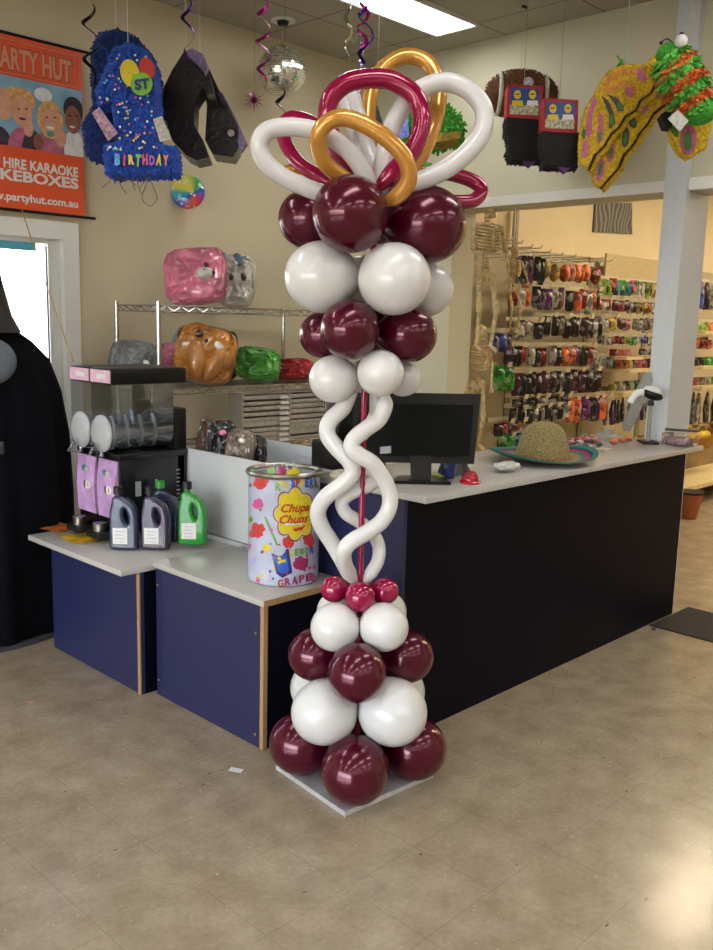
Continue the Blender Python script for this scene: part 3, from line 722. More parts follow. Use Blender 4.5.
# boxed figure pinatas
redp = mat('red_card', 'a01c24', .6, var=.2); bluec = mat('blue_card', '1c4a86', .5, var=.2); yel = mat('yellow_head_print', 'd8b820', .5, var=.05)
for i, (dx, dy, lab) in enumerate(((0, 0, 'black crepe box pinata with red picture front, beside the football pinata'), (35.5, 14, 'black crepe box pinata with red picture front, nearest the butterfly wings'))):
    db = 4.9-.2*i; BY = (159, 151)[i]
    t = thing('box_pinata', lab, 'pinata', at(525+dx, 164+dy, db+.08), 'box pinatas')
    M().prism(PX([(508+dx, 84+dy), (543+dx, 86+dy), (542+dx, 119+dy), (506.5+dx, 117+dy)], db), FW*.10).build('picture_box', redp, t)
    patch('picture_panel', bluec, [(511+dx, 87.5+dy), (539.5+dx, 89+dy), (539+dx, 106+dy), (510+dx, 105+dy)], db-.002, t)
    patch('picture_panel', mat('grey_card_print', 'a8a488', .5, var=.7, scale=70), [(510+dx, 105+dy), (539+dx, 106+dy), (538.5+dx, 115+dy), (509.5+dx, 114+dy)], db-.002, t)
    for hx in (517.5, 532.5):
        patch('printed_head', yel, blob(hx+dx, 94.5+dy, 3.6, 4.6, 14), db-.005, t)
        patch('printed_body', yel if hx < 520 else wht, [(hx-5+dx, 100.5+dy), (hx+5+dx, 100.5+dy), (hx+6+dx, 105.5+dy), (hx-6+dx, 105.5+dy)], db-.005, t)
        patch('printed_face', dblack, [(hx-2.2+dx, 93.6+dy), (hx+2.2+dx, 93.6+dy), (hx+2.2+dx, 94.6+dy), (hx-2.2+dx, 94.6+dy)], db-.008, t)
    B = [(506.5+dx, 117+dy), (542.5+dx, 119+dy), (543.5+dx, 128+dy), (541+dx, 131+dy), (543+dx, 140+dy), (541+dx, 150+dy), (542+dx, BY+dy), (511+dx, BY+dy), (508+dx, 152+dy), (510+dx, 143+dy), (507+dx, 133+dy)]
    M().prism(PX(B, db+.008), FW*.09).build('crepe_body', kcr, t)
    b = M(); rg = random.Random(20+i); edge_tufts(b, B, db+.008, .09, .012, .012, rg); b.build('crepe_fringe', kcr, t, smooth=False)
    M().prism(PX([(521+dx, BY+dy), (538+dx, BY+dy), (529+dx, BY+8+dy)], db+.02), FW*.03).build('paper_tail', mat('purple_crepe', '5a3a70', .7, var=.4), t)
    hang(t, 529+dx-5, 85+dy, db+.05, m=mat('green_string', '6aa090', .6))
# butterfly
pnk = mat('pink_flock', 'b8668a', .8, var=.2, scale=60, bump=.4); orr = mat('orange_flock', 'c8863a', .8, var=.3, scale=50, bump=.4); gyw = mat('grey_flock', '4c4a56', .8, var=.2); gns = mat('green_flock', '4a7a34', .8, var=.2)
W = lambda L_: [(560+x/4.66, 20+y/4.66) for x, y in L_]
W1 = W([(230, 235), (300, 208), (400, 205), (436, 225), (446, 270), (420, 330), (370, 365), (350, 410), (300, 440), (270, 490), (235, 520), (200, 580), (160, 620), (130, 690), (95, 665), (88, 600), (100, 500), (118, 420), (160, 350), (190, 290)])
W2 = W([(400, 330), (480, 285), (520, 310), (512, 365), (470, 400), (430, 430), (400, 480), (365, 520), (340, 570), (295, 620), (270, 680), (225, 730), (185, 778), (152, 745), (160, 690), (210, 620), (250, 560), (310, 470)])
db = 4.62
t = thing('butterfly_pinata', 'large yellow butterfly pinata with pink and green wing spots, seen side on', 'pinata', at(600, 186, db+.1))
for nm, W_, d_, sd in (('front_wing', W1, db, 31), ('rear_wing', W2, db+.11, 32)):
    M().prism(PX(W_, d_), FW*.022).build(nm, ycr, t)
    b = M(); rg = random.Random(sd); edge_tufts(b, W_, d_, .02, .009, .006, rg)
    M().prism(PX([(x+2.6, y+1.6) for x, y in W_], d_+.024), FW*.02).build('wing_gap', mat('wing_gap_shade', '3c300c', .9), t)  # solid dark sheet; the shade between the wing layers is put into its colour
    sh = [(x+5.5, y+3.2) for x, y in W_]
    M().prism(PX(sh, d_+.046), FW*.035).build('wing_backing', ycr, t)
    edge_tufts(b, sh, d_+.046, .035, .010, .009, rg)
    b.build('crepe_fringe', ycr, t, smooth=False)
def spot(pl, m_, d_): patch('wing_spot', m_, W(pl), d_, t)
q = db-.001
spot([(230, 255), (300, 228), (380, 228), (390, 245), (300, 255), (240, 290), (200, 330), (205, 295)], orr, q)
spot([(215, 320), (290, 280), (340, 290), (360, 330), (340, 345), (290, 315), (225, 350)], orr, q)
spot(blob(390, 248, 32, 38, rot=.3), pnk, q-.002)
spot(blob(322, 337, 17, 26, rot=-.5), pnk, q-.004)
spot([(130, 430), (160, 350), (175, 380), (150, 440), (150, 520), (130, 560), (118, 520)], pnk, q)
spot([(180, 420), (200, 450), (200, 560), (175, 580), (170, 530), (182, 480)], pnk, q)
spot(blob(118, 600, 15, 45, rot=.1), pnk, q-.003)
spot([(190, 350), (225, 375), (250, 430), (258, 480), (240, 505), (228, 500), (228, 440), (210, 390)], gyw, q)
spot([(218, 345), (262, 360), (298, 400), (295, 425), (272, 425), (250, 380)], gyw, q)
spot(blob(241, 465, 10, 28), gns, q-.004); spot(blob(279, 400, 10, 18, rot=-.5), gns, q-.004); spot(blob(112, 530, 9, 26), gns, q-.004); spot(blob(186, 540, 8, 22, rot=.1), gns, q-.004)
q = db+.109
spot(blob(470, 335, 35, 27, rot=-.5), pnk, q); spot(blob(390, 415, 22, 18, rot=-.5), pnk, q)
spot(blob(340, 478, 18, 26, rot=-.3), gyw, q); spot(blob(306, 547, 17, 46, rot=.1), gyw, q); spot(blob(341, 475, 10, 15), gns, q-.003); spot(blob(305, 552, 9, 28, rot=.1), gns, q-.003)
spot(blob(238, 618, 18, 46, rot=.15), pnk, q); spot(blob(188, 700, 20, 52, rot=.2), pnk, q); spot(blob(238, 620, 9, 28, rot=.15), gns, q-.003); spot(blob(188, 695, 9, 30, rot=.2), gns, q-.003)
M().prism(PX(W([(270, 205), (290, 180), (300, 210)]), db+.05), FW*.05).tube([at(*W([(285, 195)])[0], db+.05), at(*W([(265, 165)])[0], db+.04)], .004, 6).build('head', gcr, t)
hang(t, 625, 64, db+.06, m=mat('pale_ribbon', '9ab0a8', .4), r=.004)
# second butterfly with the striped body towards us
t = thing('butterfly_pinata', 'butterfly pinata with shaggy green and orange striped body and one white eye', 'pinata', at(690, 150, 4.5))
d2 = 4.3
BW = W([(400, 210), (440, 165), (480, 170), (500, 250), (540, 300), (530, 340), (490, 300), (440, 270)])
BL = W([(505, 440), (540, 430), (640, 440), (700, 380), (705, 480), (680, 590), (640, 610), (600, 640), (560, 610), (530, 560)])
BR = W([(590, 110), (640, 160), (690, 280), (700, 380), (680, 430), (600, 300), (560, 200)])
for i, w_ in enumerate((BW, BL, BR)):
    M().prism(PX(w_, d2+.15+.01*i), FW*.05).build('wing', ycr, t)
    b = M(); rg = random.Random(40+i); edge_tufts(b, w_, d2+.15+.01*i, .05, .010, .009, rg); b.build('crepe_fringe', ycr, t, smooth=False)
spot(blob(598, 560, 38, 70, rot=.05), pnk, d2+.157); spot(blob(594, 565, 18, 45), gns, d2+.152); spot(blob(535, 520, 14, 28, rot=-.5), gns, d2+.157)
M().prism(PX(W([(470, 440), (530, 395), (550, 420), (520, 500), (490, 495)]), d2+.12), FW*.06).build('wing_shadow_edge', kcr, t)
axp = [(500, 150), (560, 150), (590, 260), (620, 370), (670, 480)]
A_ = [at(*W([p])[0], d2+.02) for p in ((515, 165), (548, 215), (585, 290), (618, 360), (650, 425))]
A_ = smooth_pts(A_, 8); k = len(A_)
rs = [.085*(.75+.35*math.sin(PI*min(1, (i+2)/(k*.9)))) for i in range(k)]
M().tube(A_, rs, 20, flat=.8).sph(A_[0], (.068, .068, .06)).sph(A_[-1], (.08, .08, .065)).build('body', gcr, t)
rg = random.Random(50); bg_, bo_ = M(), M()
for i in range(3200):
    f_ = rg.uniform(0, k-1.01); j = int(f_); p0_ = A_[j].lerp(A_[j+1], f_-j); r0_ = rs[j]
    ax_ = (A_[min(j+1, k-1)]-A_[max(0, j-1)]).normalized(); n_ = V((rg.gauss(0, 1), rg.gauss(0, 1), rg.gauss(0, 1))); n_ = (n_-ax_*n_.dot(ax_)).normalized()
    p = p0_+n_*r0_*(.98 if True else 1); u_ = (V((0, 0, -1))+V((rg.uniform(-1, 1), rg.uniform(-1, 1), rg.uniform(-1, 1)))*.8).normalized(); v_ = n_.cross(u_).normalized()
    tip = p+u_*.03+n_*rg.uniform(.004, .022); b_ = bo_ if (f_/k*3.6+.15*n_.dot(RT)) % 1 > .55 and f_ > k*.14 else bg_
    b_.b.faces.new([b_.b.verts.new(x_) for x_ in (p-v_*.006, p+v_*.006, tip+v_*.004, tip-v_*.004)])
bg_.build('green_fringe', mat('bright_green_crepe', '58b040', .7, var=.4, scale=60), t, smooth=False); bo_.build('orange_fringe', ocr, t, smooth=False)
e_ = at(681, 41, d2-.06)
ey = M().sph(e_, .03).build('eyeball', white, t)
M().sph(e_+UP*.026-FW*.006, .012).build('pupil', dblack, ey)
M().tube(smooth_pts([at(672, 42, d2-.02), at(668, 39, d2-.02), at(664, 40, d2-.02), at(661, 43, d2-.02)], 5), .003, 6).sph(at(661, 43, d2-.02), .008).build('antenna', dblack, t)
patch('swing_tag', mat('grey_tag_print', 'a8a8a0', .5, var=.2, scale=80), W([(503, 460), (550, 418), (600, 470), (558, 520)]), d2-.1, t)
hang(t, 690, 40, d2+.02, m=mat('yellow_string', 'c8b060', .6))

# ================================================================ WIRE SHELVING
YF, YB = 4.27, 4.70
zt1 = on_y(158.6, 305, YF).z; zt2 = on_y(178.7, 388.5, YF).z; zt3 = .88
XL_ = on_y(159, 340, YF).x; XR_ = on_y(281, 330, YB).x+.02
t = thing('wire_shelving', 'chrome wire shelving unit against the wall holding bagged costumes', 'shelf', ((XL_+XR_)/2, YB, 0))
for x in (XL_, XR_):
    for y in (YF, YB): M().cyl((x, y, 0), (x, y, zt1+.02), .0125, seg=12).build('post', chrome, t)
for z in (zt1, zt2, zt3):
    b = M()
    for y in (YF, YB):
        for dz_ in (-.002, -.034): b.cyl((XL_, y, z+dz_), (XR_, y, z+dz_), .004, seg=6)
        n = 26; zz = [(XL_+(XR_-XL_)*i/n, y, z-.004 if i % 2 else z-.032) for i in range(n+1)]; b.tube(zz, .0028, 5)
    for x in (XL_, XR_):
        for dz_ in (-.002, -.034): b.cyl((x, YF, z+dz_), (x, YB, z+dz_), .004, seg=6)
        n = 12; b.tube([(x, YF+(YB-YF)*i/n, z-.004 if i % 2 else z-.032) for i in range(n+1)], .0028, 5)
    n = 38
    for i in range(1, n): x = XL_+(XR_-XL_)*i/n; b.cyl((x, YF, z), (x, YB, z), .002, seg=5)
    b.build('wire_shelf', chrome, t)
# bagged costumes
def pillow(cx, cy, wpx, hpx, Y, m, name, label, cat, th=.1, rot=0, floor=None, seed=1, grp=None, sq=.55):
    d = depth(on_y(cx, cy, Y)); c_ = at(cx, cy, d); k = d/FPX
    t_ = thing(name, label, cat, c_, grp)
    ro = CR @ Matrix.Rotation(rot, 3, 'Z')
    def fn(q):
        s = lambda a: math.copysign(abs(a)**sq, a)
        q2 = V((s(q.x), s(q.y), q.z))
        n_ = noise.noise(q2*2.2+V((seed*7, 0, 0))); n3 = noise.noise(q2*6+V((seed*3, 1, 0)))
        return V((q2.x*(1+.06*n_), q2.y*(1+.06*n_), q2.z*(1+.5*n_)+.34*n3+.2*noise.noise(q2*13+V((seed, 0, 0)))))
    b = M().sph(c_, (wpx/2*k, hpx/2*k, th/2), ro, 48, 32, fn)
    if floor is not None:
        mz = min(v.co.z for v in b.b.verts); sh = V((0, 0, floor+.004-mz))
        for v in b.b.verts: v.co += sh
        c_ += sh
    b.build('costume', m, t_)
    def feat(name_, m_, u, v, ru, rv, rz=.008, z=None, rr=0):
        zc = th/2*(1-.55*(abs(u)**3+abs(v)**3)) if z is None else z
        M().sph(c_+ro @ V((u*wpx/2*k, v*hpx/2*k, zc)), (ru*k, rv*k, rz), ro @ Matrix.Rotation(rr, 3, 'Z'), 16, 10).build(name_, m_, t_)
    return t_, feat
def bagm(name, col): return mat(name, col, .35, var=.35, scale=9, bump=.9, bscale=16, coat=.9)
pinkf = bagm('bagged_pink_fleece', 'd07892'); whf = bagm('bagged_white_fleece', 'c8c6bc'); oraf = bagm('bagged_orange_fleece', 'b87a34'); grnf = bagm('bagged_green_fleece', '4f9a3a'); redf = bagm('bagged_red_fleece', 'a01c24'); gryf = bagm('bagged_grey_fleece', '6a6e70'); bluf = bagm('bagged_blue_fleece', '4a7a98'); blkf = bagm('bagged_black_fleece', '1c1c20')
eyem = mat('dark_glossy_eye', '1a1012', .1, var=0, coat=1)
o, ft = pillow(236, 278, 40, 52, 4.52, whf, 'bagged_costume', 'white plush animal costume in clear bag on the top shelf', 'costume', .14, -.05, zt1, 2)
ft('eye', eyem, .45, .1, 3, 4.5, .014); ft('eye', eyem, -.15, .05, 2.4, 3.4, .014); ft('blue_patch', bluf, .1, .75, 5, 7, .012, rr=.4); ft('ear', bluf, -.6, .8, 5, 6, .014)
o, ft = pillow(196, 277, 64, 56, 4.42, pinkf, 'bagged_costume', 'pink plush animal costume in clear bag on the top shelf', 'costume', .17, .06, zt1, 3)
ft('ear', whf, -.3, .6, 9, 7, .014, rr=.5); ft('muzzle', whf, .35, -.02, 9, 6, .03); ft('eye', eyem, .42, .25, 2.5, 3.2, .035); ft('eye', eyem, .62, -.02, 2, 2.8, .03); ft('nose', eyem, .36, .06, 1.4, 1.1, .04); ft('paw', pinkf, .2, -.6, 14, 9, .03)
pillow(172, 340, 36, 40, 4.60, pinkf, 'bagged_costume', 'pink costume tucked at the back of the middle shelf behind the grey one', 'costume', .06, .1, zt2, 4)
pillow(190, 352, 40, 56, 4.58, bluf, 'bagged_costume', 'blue costume bag on the middle shelf behind the orange bear', 'costume', .05, -.15, zt2, 5)
pillow(222, 345, 34, 50, 4.66, blkf, 'bagged_costume', 'black costume bag at the back of the middle shelf', 'costume', .04, 0, zt2, 6)
pillow(140, 330, 34, 18, 4.58, blkf, 'bagged_costume', 'dark costume bag above the grey bag on the middle shelf', 'costume', .1, 0, zt2+.13, 16)
o, ft = pillow(134, 351, 50, 44, 4.50, gryf, 'bagged_costume', 'grey costume in crumpled clear bag on the middle shelf', 'costume', .12, -.12, zt2, 7)
ft('eye', wht, .1, -.3, 4, 4, .01); ft('pupil', eyem, .12, -.3, 2, 2, .018); ft('eye', wht, .55, -.05, 4, 4, .01)
o, ft = pillow(205, 356, 62, 58, 4.36, oraf, 'bagged_costume', 'orange bear costume in clear bag leaning on the middle shelf', 'costume', .16, -.22, zt2, 8)
ft('eye', eyem, -.25, .6, 4.2, 4, .016); ft('eye', eyem, .4, .62, 3.6, 4.6, .016, rr=.4); ft('muzzle', mat('yellow_muzzle', 'b89a3a', .4, var=.1, coat=.5), .08, .5, 5, 3.4, .014); ft('nose', eyem, .08, .42, 3.4, 2.4, .022); ft('price_label', wht, .45, .35, 5.5, 3.5, .012, rr=-.5); ft('arm', oraf, -.15, -.25, 10, 20, .045, rr=.25); ft('arm', oraf, .45, -.3, 8, 18, .045, rr=-.3)
pillow(258, 367, 46, 34, 4.42, grnf, 'bagged_costume', 'green costume bag lying on the middle shelf', 'costume', .14, -.12, zt2, 9)
pillow(288, 360, 44, 14, 4.62, pinkf, 'bagged_costume', 'flat pink costume bag beyond the red one on the middle shelf', 'costume', .08, 0, zt2+.02, 10)
pillow(292, 371, 44, 22, 4.40, redf, 'bagged_costume', 'red costume bag lying at the right end of the middle shelf', 'costume', .14, 0, zt2, 11)
# costumes in the white bin
for i, (x, y, w_, h_, m_, lab, yy) in enumerate(((208, 432, 20, 34, bagm('bagged_brown_fleece', '5a4436'), 'brown costume bag standing in the white bin beside the slush machine', 3.66), (222, 436, 26, 34, blkf, 'black costume bag standing in the middle of the white bin', 3.4), (240, 442, 26, 30, bagm('bagged_taupe_fleece', '6e6258'), 'taupe costume bag in the white bin nearest the lolly tin', 3.15), (214, 424, 30, 24, blkf, 'black and pink costume bag sticking up at the back of the white bin', 3.66), (252, 450, 26, 22, blkf, 'black costume bag low in the white bin behind the lolly tin', 3.05))):
    p = on_x(x, y, (2.73, 2.74, 2.72, 2.78, 2.80)[i]); o, ft = pillow(x, y, w_*1.15, h_+12, p.y, m_, 'bagged_costume', lab, 'costume', .07, R.uniform(-.2, .2), .9, 20+i)
    ft('shiny_patch', [gol, pinkf, whf, pinkf, whf][i], .1, .45, 4, 3, .012)
# paper sorter on the lowest wire shelf
ps = mat('sorter_board', 'a8a292', .5, var=.05); pap = mat('paper_stack', 'b0aca2', .7, var=.3, scale=40); lb = mat('sorter_label', 'e0dcd4', .6)
zA, zB = zt3+.003, on_y(291, 391, 4.29).z
xs_ = [on_y(x, 430, 4.29).x for x in (243, 290, 332, 372)]
t = thing('paper_sorter', 'grey pigeonhole paper sorter with labelled slots on the wire shelving', 'paper sorter', ((xs_[0]+xs_[3])/2, 4.45, zA))
for x in xs_: M().bb(x-.006, x+.006, 4.29, 4.43, zA, zB).build('side_panel', ps, t)
n = 9
for i in range(n+1):
    z = zA+(zB-zA-.01)*i/n
    for k_ in range(3): M().bb(xs_[k_]+.006, xs_[k_+1]-.006, 4.295, 4.425, z, z+.007).build('shelf_board', ps, t)
for i in range(n):
    z = zA+(zB-zA-.01)*i/n+.008
    for k_ in (0, 1, 2):
        M().bb(xs_[k_]+.012, xs_[k_+1]-.012, 4.30, 4.42, z, z+R.uniform(.01, .024)).build('paper_stack', pap, t)
        M().bb(xs_[k_+1]-.085, xs_[k_+1]-.015, 4.284, 4.294, z-.01, z+.006).build('slot_label', lb, t)
M().bb(xs_[0], xs_[3], 4.431, 4.436, zA, zB).build('back_panel', dblack, t)

# ================================================================ SLUSH MACHINE
X0, X1, Ya, Yb = 2.2, 2.565, 3.67, 4.05
zc0 = .581; ztk = on_x(119, 455, X0).z
t = thing('slush_machine', 'black twin tank slush machine with clear drums on the low counter', 'drinks machine', (2.38, 3.86, zc0))
M().bb(X0+.005, X1, Ya, Yb, zc0+.03, ztk-.03, .004).build('body', mat('machine_black', '101014', .25, var=.1), t)
M().bb(X0-.0, X1+.014, Ya-.005, Yb+.005, ztk-.03, ztk, .004).build('top_deck', mat('machine_black', ''), t)
M().bb(X1-.05, X1+.014, Ya, Yb, ztk-.2, ztk+.2, .01).build('rear_housing', black, t)
for y in (Ya+.03, Yb-.03):
    for x in (X0+.04, X1-.03): M().cyl((x, y, zc0), (x, y, zc0+.03), .014).build('foot', dblack, t)
prn = mat('purple_print_panel', 'bc96c8', .4, var=.25, scale=14); clr = clear('clear_acrylic', (.90, .92, .94), .13, .05)
yc = [Ya+.095, Yb-.095]
for i, y in enumerate(yc):
    b = M(); z0, z1 = zc0+.11, ztk-.035
    prof = [(X0-.002, z1), (X0-.012, z1-.08), (X0-.016, z1-.14), (X0-.008, z0), (X0+.004, z0), (X0+.004, z1)]
    b.prism([(x, y-.082, z) for x, z in prof], (0, .164, 0)).build('graphic_panel', prn, t)
    for (yy, zz, ry, rz, m_) in ((y+.01, z1-.06, .022, .016, bluf), (y-.015, z1-.065, .02, .014, whf), (y-.02, z1-.14, .03, .022, ywhite), (y+.0, z1-.14, .014, .02, blkf), (y-.03, z1-.14, .01, .018, gol)):
        M().sph((X0-.0155, yy, zz), (.004, ry, rz), None, 14, 8).build('printed_picture', m_, t)
    # tank: U section with straight sides above the drum
    rT = .088; zc_ = ztk+rT+.004; ztop = on_x(95, 380, X0).z
    sec = [(y-rT, ztop)]+[(y+rT*math.cos(a), zc_+rT*math.sin(a)) for a in [PI+PI*j/16 for j in range(17)]]+[(y+rT, ztop)]
    b = M(); xa, xb = X0-.03, X1-.06
    ra = [b.b.verts.new((xa, p[0], p[1])) for p in sec]; rb_ = [b.b.verts.new((xb, p[0], p[1])) for p in sec]
    b.b.faces.new(ra); b.b.faces.new(rb_[::-1])
    for j in range(len(sec)-1): b.b.faces.new((ra[j], rb_[j], rb_[j+1], ra[j+1]))
    b.build('tank', clr, t)
    M().lathe((0, 0, 0), [(.001, 0), (.05, .004), (.08, .015), (.088, .03)], 28).b.free()
    # domed drum front
    b = M().sph((xa, y, zc_), (.03, rT, rT), None, 28, 16); b.build('drum_front', mat('milky_acrylic', 'd4d8dc', .25, var=.04, coat=.6, alpha=.55), t)
    M().cyl((xa+.02, y, zc_), (xb, y, zc_), .036, seg=24).build('evaporator_drum', steel, t)
    b = M()
    for j in range(4):
        x = xa+.05+j*.075; rr2 = .074
        ring = [V((x+.028*math.cos(a*PI/16), y+rr2*math.cos(a*PI/16+.0), zc_+rr2*math.sin(a*PI/16))) for a in range(32)]
        b.tube(ring, .0055, 6, closed=True)
        inn = [V((p.x, y+(p.y-y)*.62, zc_+(p.z-zc_)*.62)) for p in ring]
        v1 = [b.b.verts.new(p) for p in ring]; v2 = [b.b.verts.new(p) for p in inn]
        for a in range(32): b.b.faces.new((v1[a], v1[(a+1) % 32], v2[(a+1) % 32], v2[a]))
    b.build('auger_spiral', mat('frosted_plastic', 'b4b8bc', .3, var=.03), t)
    lid = M().bb(X0-.03, X1+.014, y-.094, y+.094, ztop-.012, ztop+.062, .008).build('lid', black, t)
    M().bb(X0-.034, X0-.0305, y-.088, y+.088, ztop-.004, ztop+.054).build('lid_sticker', mat('pale_pink_print', 'd8b0c8', .4), lid)
    M().bb(X0-.036, X0-.0345, y-.05, y+.03, ztop+.014, ztop+.036).build('sticker_print', wht, lid)
    M().bb(X0-.075, X0-.03, y-.018, y+.018, ztk-.015, ztk+.05, .004).cyl((X0-.07, y, ztk+.04), (X0-.1, y, ztk-.01), .007).build('tap', clear('frosted_acrylic', (.9, .92, .95), .12, .15), t)
    M().bb(X0-.09, X0+.0, y-.06, y+.06, zc0+.02, zc0+.05, .005).build('drip_tray', dblack, t)
    M().cyl((X0-.05, y+.0, zc0+.051), (X0-.05, y, zc0+.09), .03, .034, 20).build('tray_cup', steel, t)
# controls on the side
cp = mat('button_grey', 'a0a4aa', .4)
M().box((2.30, Ya-.001, .83), (.03, .003, .07)).build('rating_label', cp, t)
for i in range(3):
    for j in range(2): M().box((2.33+.02*i, Ya-.001, .73+.03*j), (.008, .003, .008)).build('button', cp, t)
M().box((2.4, Ya-.001, .86), (.01, .004, .01)).build('indicator_lamp', wht, t)
for k_ in range(11): M().box((2.525, Ya-.001, .70+.02*k_), (.018, .003, .005)).build('vent_slot', cp, t)
# leaflets under the machine
for i, (x, y, a, cl_, lb_) in enumerate(((58, 527, .2, 'b8662c', 'orange printed sheet hanging over the low counter edge'), (82, 538, -.1, 'd0a81c', 'yellow printed leaflet on the low counter under the slush machine'))):
    p = on_z(x, y, .5825+.001*i); 
    tag(M().box(p, (.15, .21, .0008), Matrix.Rotation(a, 3, 'Z')).build('leaflet', mat('leaflet_%s' % ('orange', 'yellow')[i], cl_, .4, var=.6, scale=14)), lb_, 'leaflet')
# ---- syrup bottles
def bottle(px, py, zs, m, capm, label, flip=1, s=1.0):
    p = on_z(px, py, zs); p.z = zs+.001
    t = thing('syrup_bottle', label, 'bottle', p, 'syrup bottles on the low counters')
    u_ = V((RT.x, RT.y, 0)).normalized(); w_ = V((-FW.x, -FW.y, 0)).normalized(); w_ = (w_+u_*.0).normalized()
    cu = bpy.data.curves.new('c', 'CURVE'); cu.dimensions = '2D'; cu.fill_mode = 'BOTH'; cu.extrude = .016; cu.bevel_depth = .016; cu.bevel_resolution = 4
    out = smooth_pts([(-.04, .016, 0), (.04, .016, 0), (.047, .03, 0), (.049, .11, 0), (.047, .155, 0), (.036, .195, 0), (.016, .212, 0), (-.004, .226, 0), (-.016, .232, 0), (-.034, .232, 0), (-.037, .215, 0), (-.046, .17, 0), (-.048, .11, 0), (-.047, .032, 0)], 4, True)
    hole = smooth_pts([(.012+.0255*math.cos(a)-.25*.03*math.sin(a), .155+.052*math.sin(a), 0) for a in [2*PI*i/8 for i in range(8)]], 3, True)
    for pts in (out, hole):
        sp = cu.splines.new('POLY'); sp.points.add(len(pts)-1); sp.use_cyclic_u = True
        for q_, v_ in zip(sp.points, pts): q_.co = (*v_, 1)
    o = bpy.data.objects.new('c', cu); C.objects.link(o); dg = bpy.context.evaluated_depsgraph_get(); dg.update()
    me = bpy.data.meshes.new_from_object(o.evaluated_get(dg)); bpy.data.objects.remove(o)
    f_ = lambda v: p+(u_*v.x*flip+V((0, 0, 1))*(v.y if v.y > .02 else v.y)+w_*v.z)*s
    M().mesh(me, f_).build('jug', m, t)
    c0 = p+(u_*-.026*flip+V((0, 0, .245)))*s
    M().cyl(c0, c0+V((0, 0, .022)), .016, .017, 16).build('neck', m, t)
    M().cyl(c0+V((0, 0, .012)), c0+V((0, 0, .045)), .022, .021, 20).build('cap', capm, t)
    M().mesh(fit_text('x', .001, .001)).b.free()
    b = M(); pts = [(-.046, .03), (.02, .03), (.02, .105), (-.046, .105)]
    b.prism([p+(u_*x*flip+V((0, 0, z))+w_*.0325)*s for x, z in pts], w_*.0012); lbm = b.build('label', wht, t)
    for k_ in range(4):
        z = .09-.016*k_; M().prism([p+(u_*x*flip+V((0, 0, zz))+w_*.0345)*s for x, zz in ((-.036, z), (.008-.006*(k_ % 2), z), (.008-.006*(k_ % 2), z-.003), (-.036, z-.003))], w_*.0004).build('print_line', cp, lbm)
syr = mat('dark_blue_syrup', '2c3450', .15, var=.05, coat=.6); syr2 = mat('dark_violet_syrup', '332a44', .15, var=.05, coat=.6); syg = mat('green_syrup', '1f8a2c', .15, var=.05, coat=.6)
bottle(166, 541, .581, syr, mat('green_cap', '2a9a3a', .4), 'dark syrup bottle with a green cap behind the violet one')
bottle(125, 549, .581, syr, dblack, 'dark blue syrup bottle with white label, leftmost on the low counter')
bottle(156, 549, .581, syr2, dblack, 'dark violet syrup bottle with white label beside the dark blue one')
bottle(193, 544, .602, syg, dblack, 'bright green syrup bottle with white label')

# ================================================================ LOLLY TIN
tx, ty, tr = 2.362, 2.697, .143; z0, z1 = .6015, on_z(285, 468, 1.04).z
z1 = 1.052
t = thing('lolly_tin', 'tall white lolly tin with colourful fruit print and yellow daisy logo', 'tin', (tx, ty, z0))
tw = mat('printed_tin_white', 'b8bcd4', .3, var=.12, scale=14, coat=.3)
M().lathe((tx, ty, z0), [(tr-.008, 0), (tr-.002, .004), (tr, .012), (tr, z1-z0-.03), (tr+.002, z1-z0-.025), (tr-.01, z1-z0-.026), (tr-.01, .02), (.02, .02)], 64).build('drum', tw, t)
M().tube([(tx+(tr+.001)*math.cos(a*PI/32), ty+(tr+.001)*math.sin(a*PI/32), z1-.012) for a in range(64)], .011, 8, closed=True).build('rim', steel, t)
M().lathe((tx, ty, z1-.05), [(tr-.012, 0), (tr-.012, .006)], 40).build('inner_lid', steel, t)
for i in range(9): M().cyl((tx+.05*math.cos(i*2.4)*(.4+i*.12), ty+.05*math.sin(i*2.4)*(.4+i*.12), z1-.045), (tx+.06*math.cos(i*2.4)*(.4+i*.12), ty+.05*math.sin(i*2.4+.3), z1+.012), .0022, seg=6).build('lolly_stick', wht, t)
a0 = math.atan2(-ty, -tx); hT = z1-z0
def cyl(off=.0): return lambda v: V((tx+(tr+.0012+off)*math.cos(a0+v.x/tr), ty+(tr+.0012+off)*math.sin(a0+v.x/tr), z0+v.y))
# image pixels on the tin: u from x, v from y
def uv(x, y):
    xr_ = max(-.98, min(.98, (x-285)/37.0)); return (math.asin(xr_)*tr, hT*(586-12*(1-math.sqrt(1-xr_*xr_))-y)/106.0)
def tpatch(name, m, pts, off=0):
    b = M(); P2 = [uv(*p) for p in pts]; cx = sum(p[0] for p in P2)/len(P2); cy = sum(p[1] for p in P2)/len(P2); f = cyl(off)
    rings = []
    for s_ in (1, .66, .33): rings.append([b.b.verts.new(f(V((cx+(p[0]-cx)*s_, cy+(p[1]-cy)*s_, 0)))) for p in P2])
    n = len(P2)
    for r1, r2 in zip(rings, rings[1:]):
        for i in range(n): b.b.faces.new((r1[i], r1[(i+1) % n], r2[(i+1) % n], r2[i]))
    b.b.faces.new(rings[-1]); b.build(name, m, t)
def ttext(s, x0, x1, y, h, m, off, bold=.02, shear=0, rot=0):
    a, b = uv(x0, y), uv(x1, y); me = fit_text(s, b[0]-a[0], h*hT/106, bold, shear); f = cyl(off); cx, cy = (a[0]+b[0])/2, (a[1]+b[1])/2
    M().mesh(me, lambda v: f(V((cx+v.x*math.cos(rot)-v.y*math.sin(rot), cy+v.x*math.sin(rot)+v.y*math.cos(rot), 0)))).build('lettering', m, t)
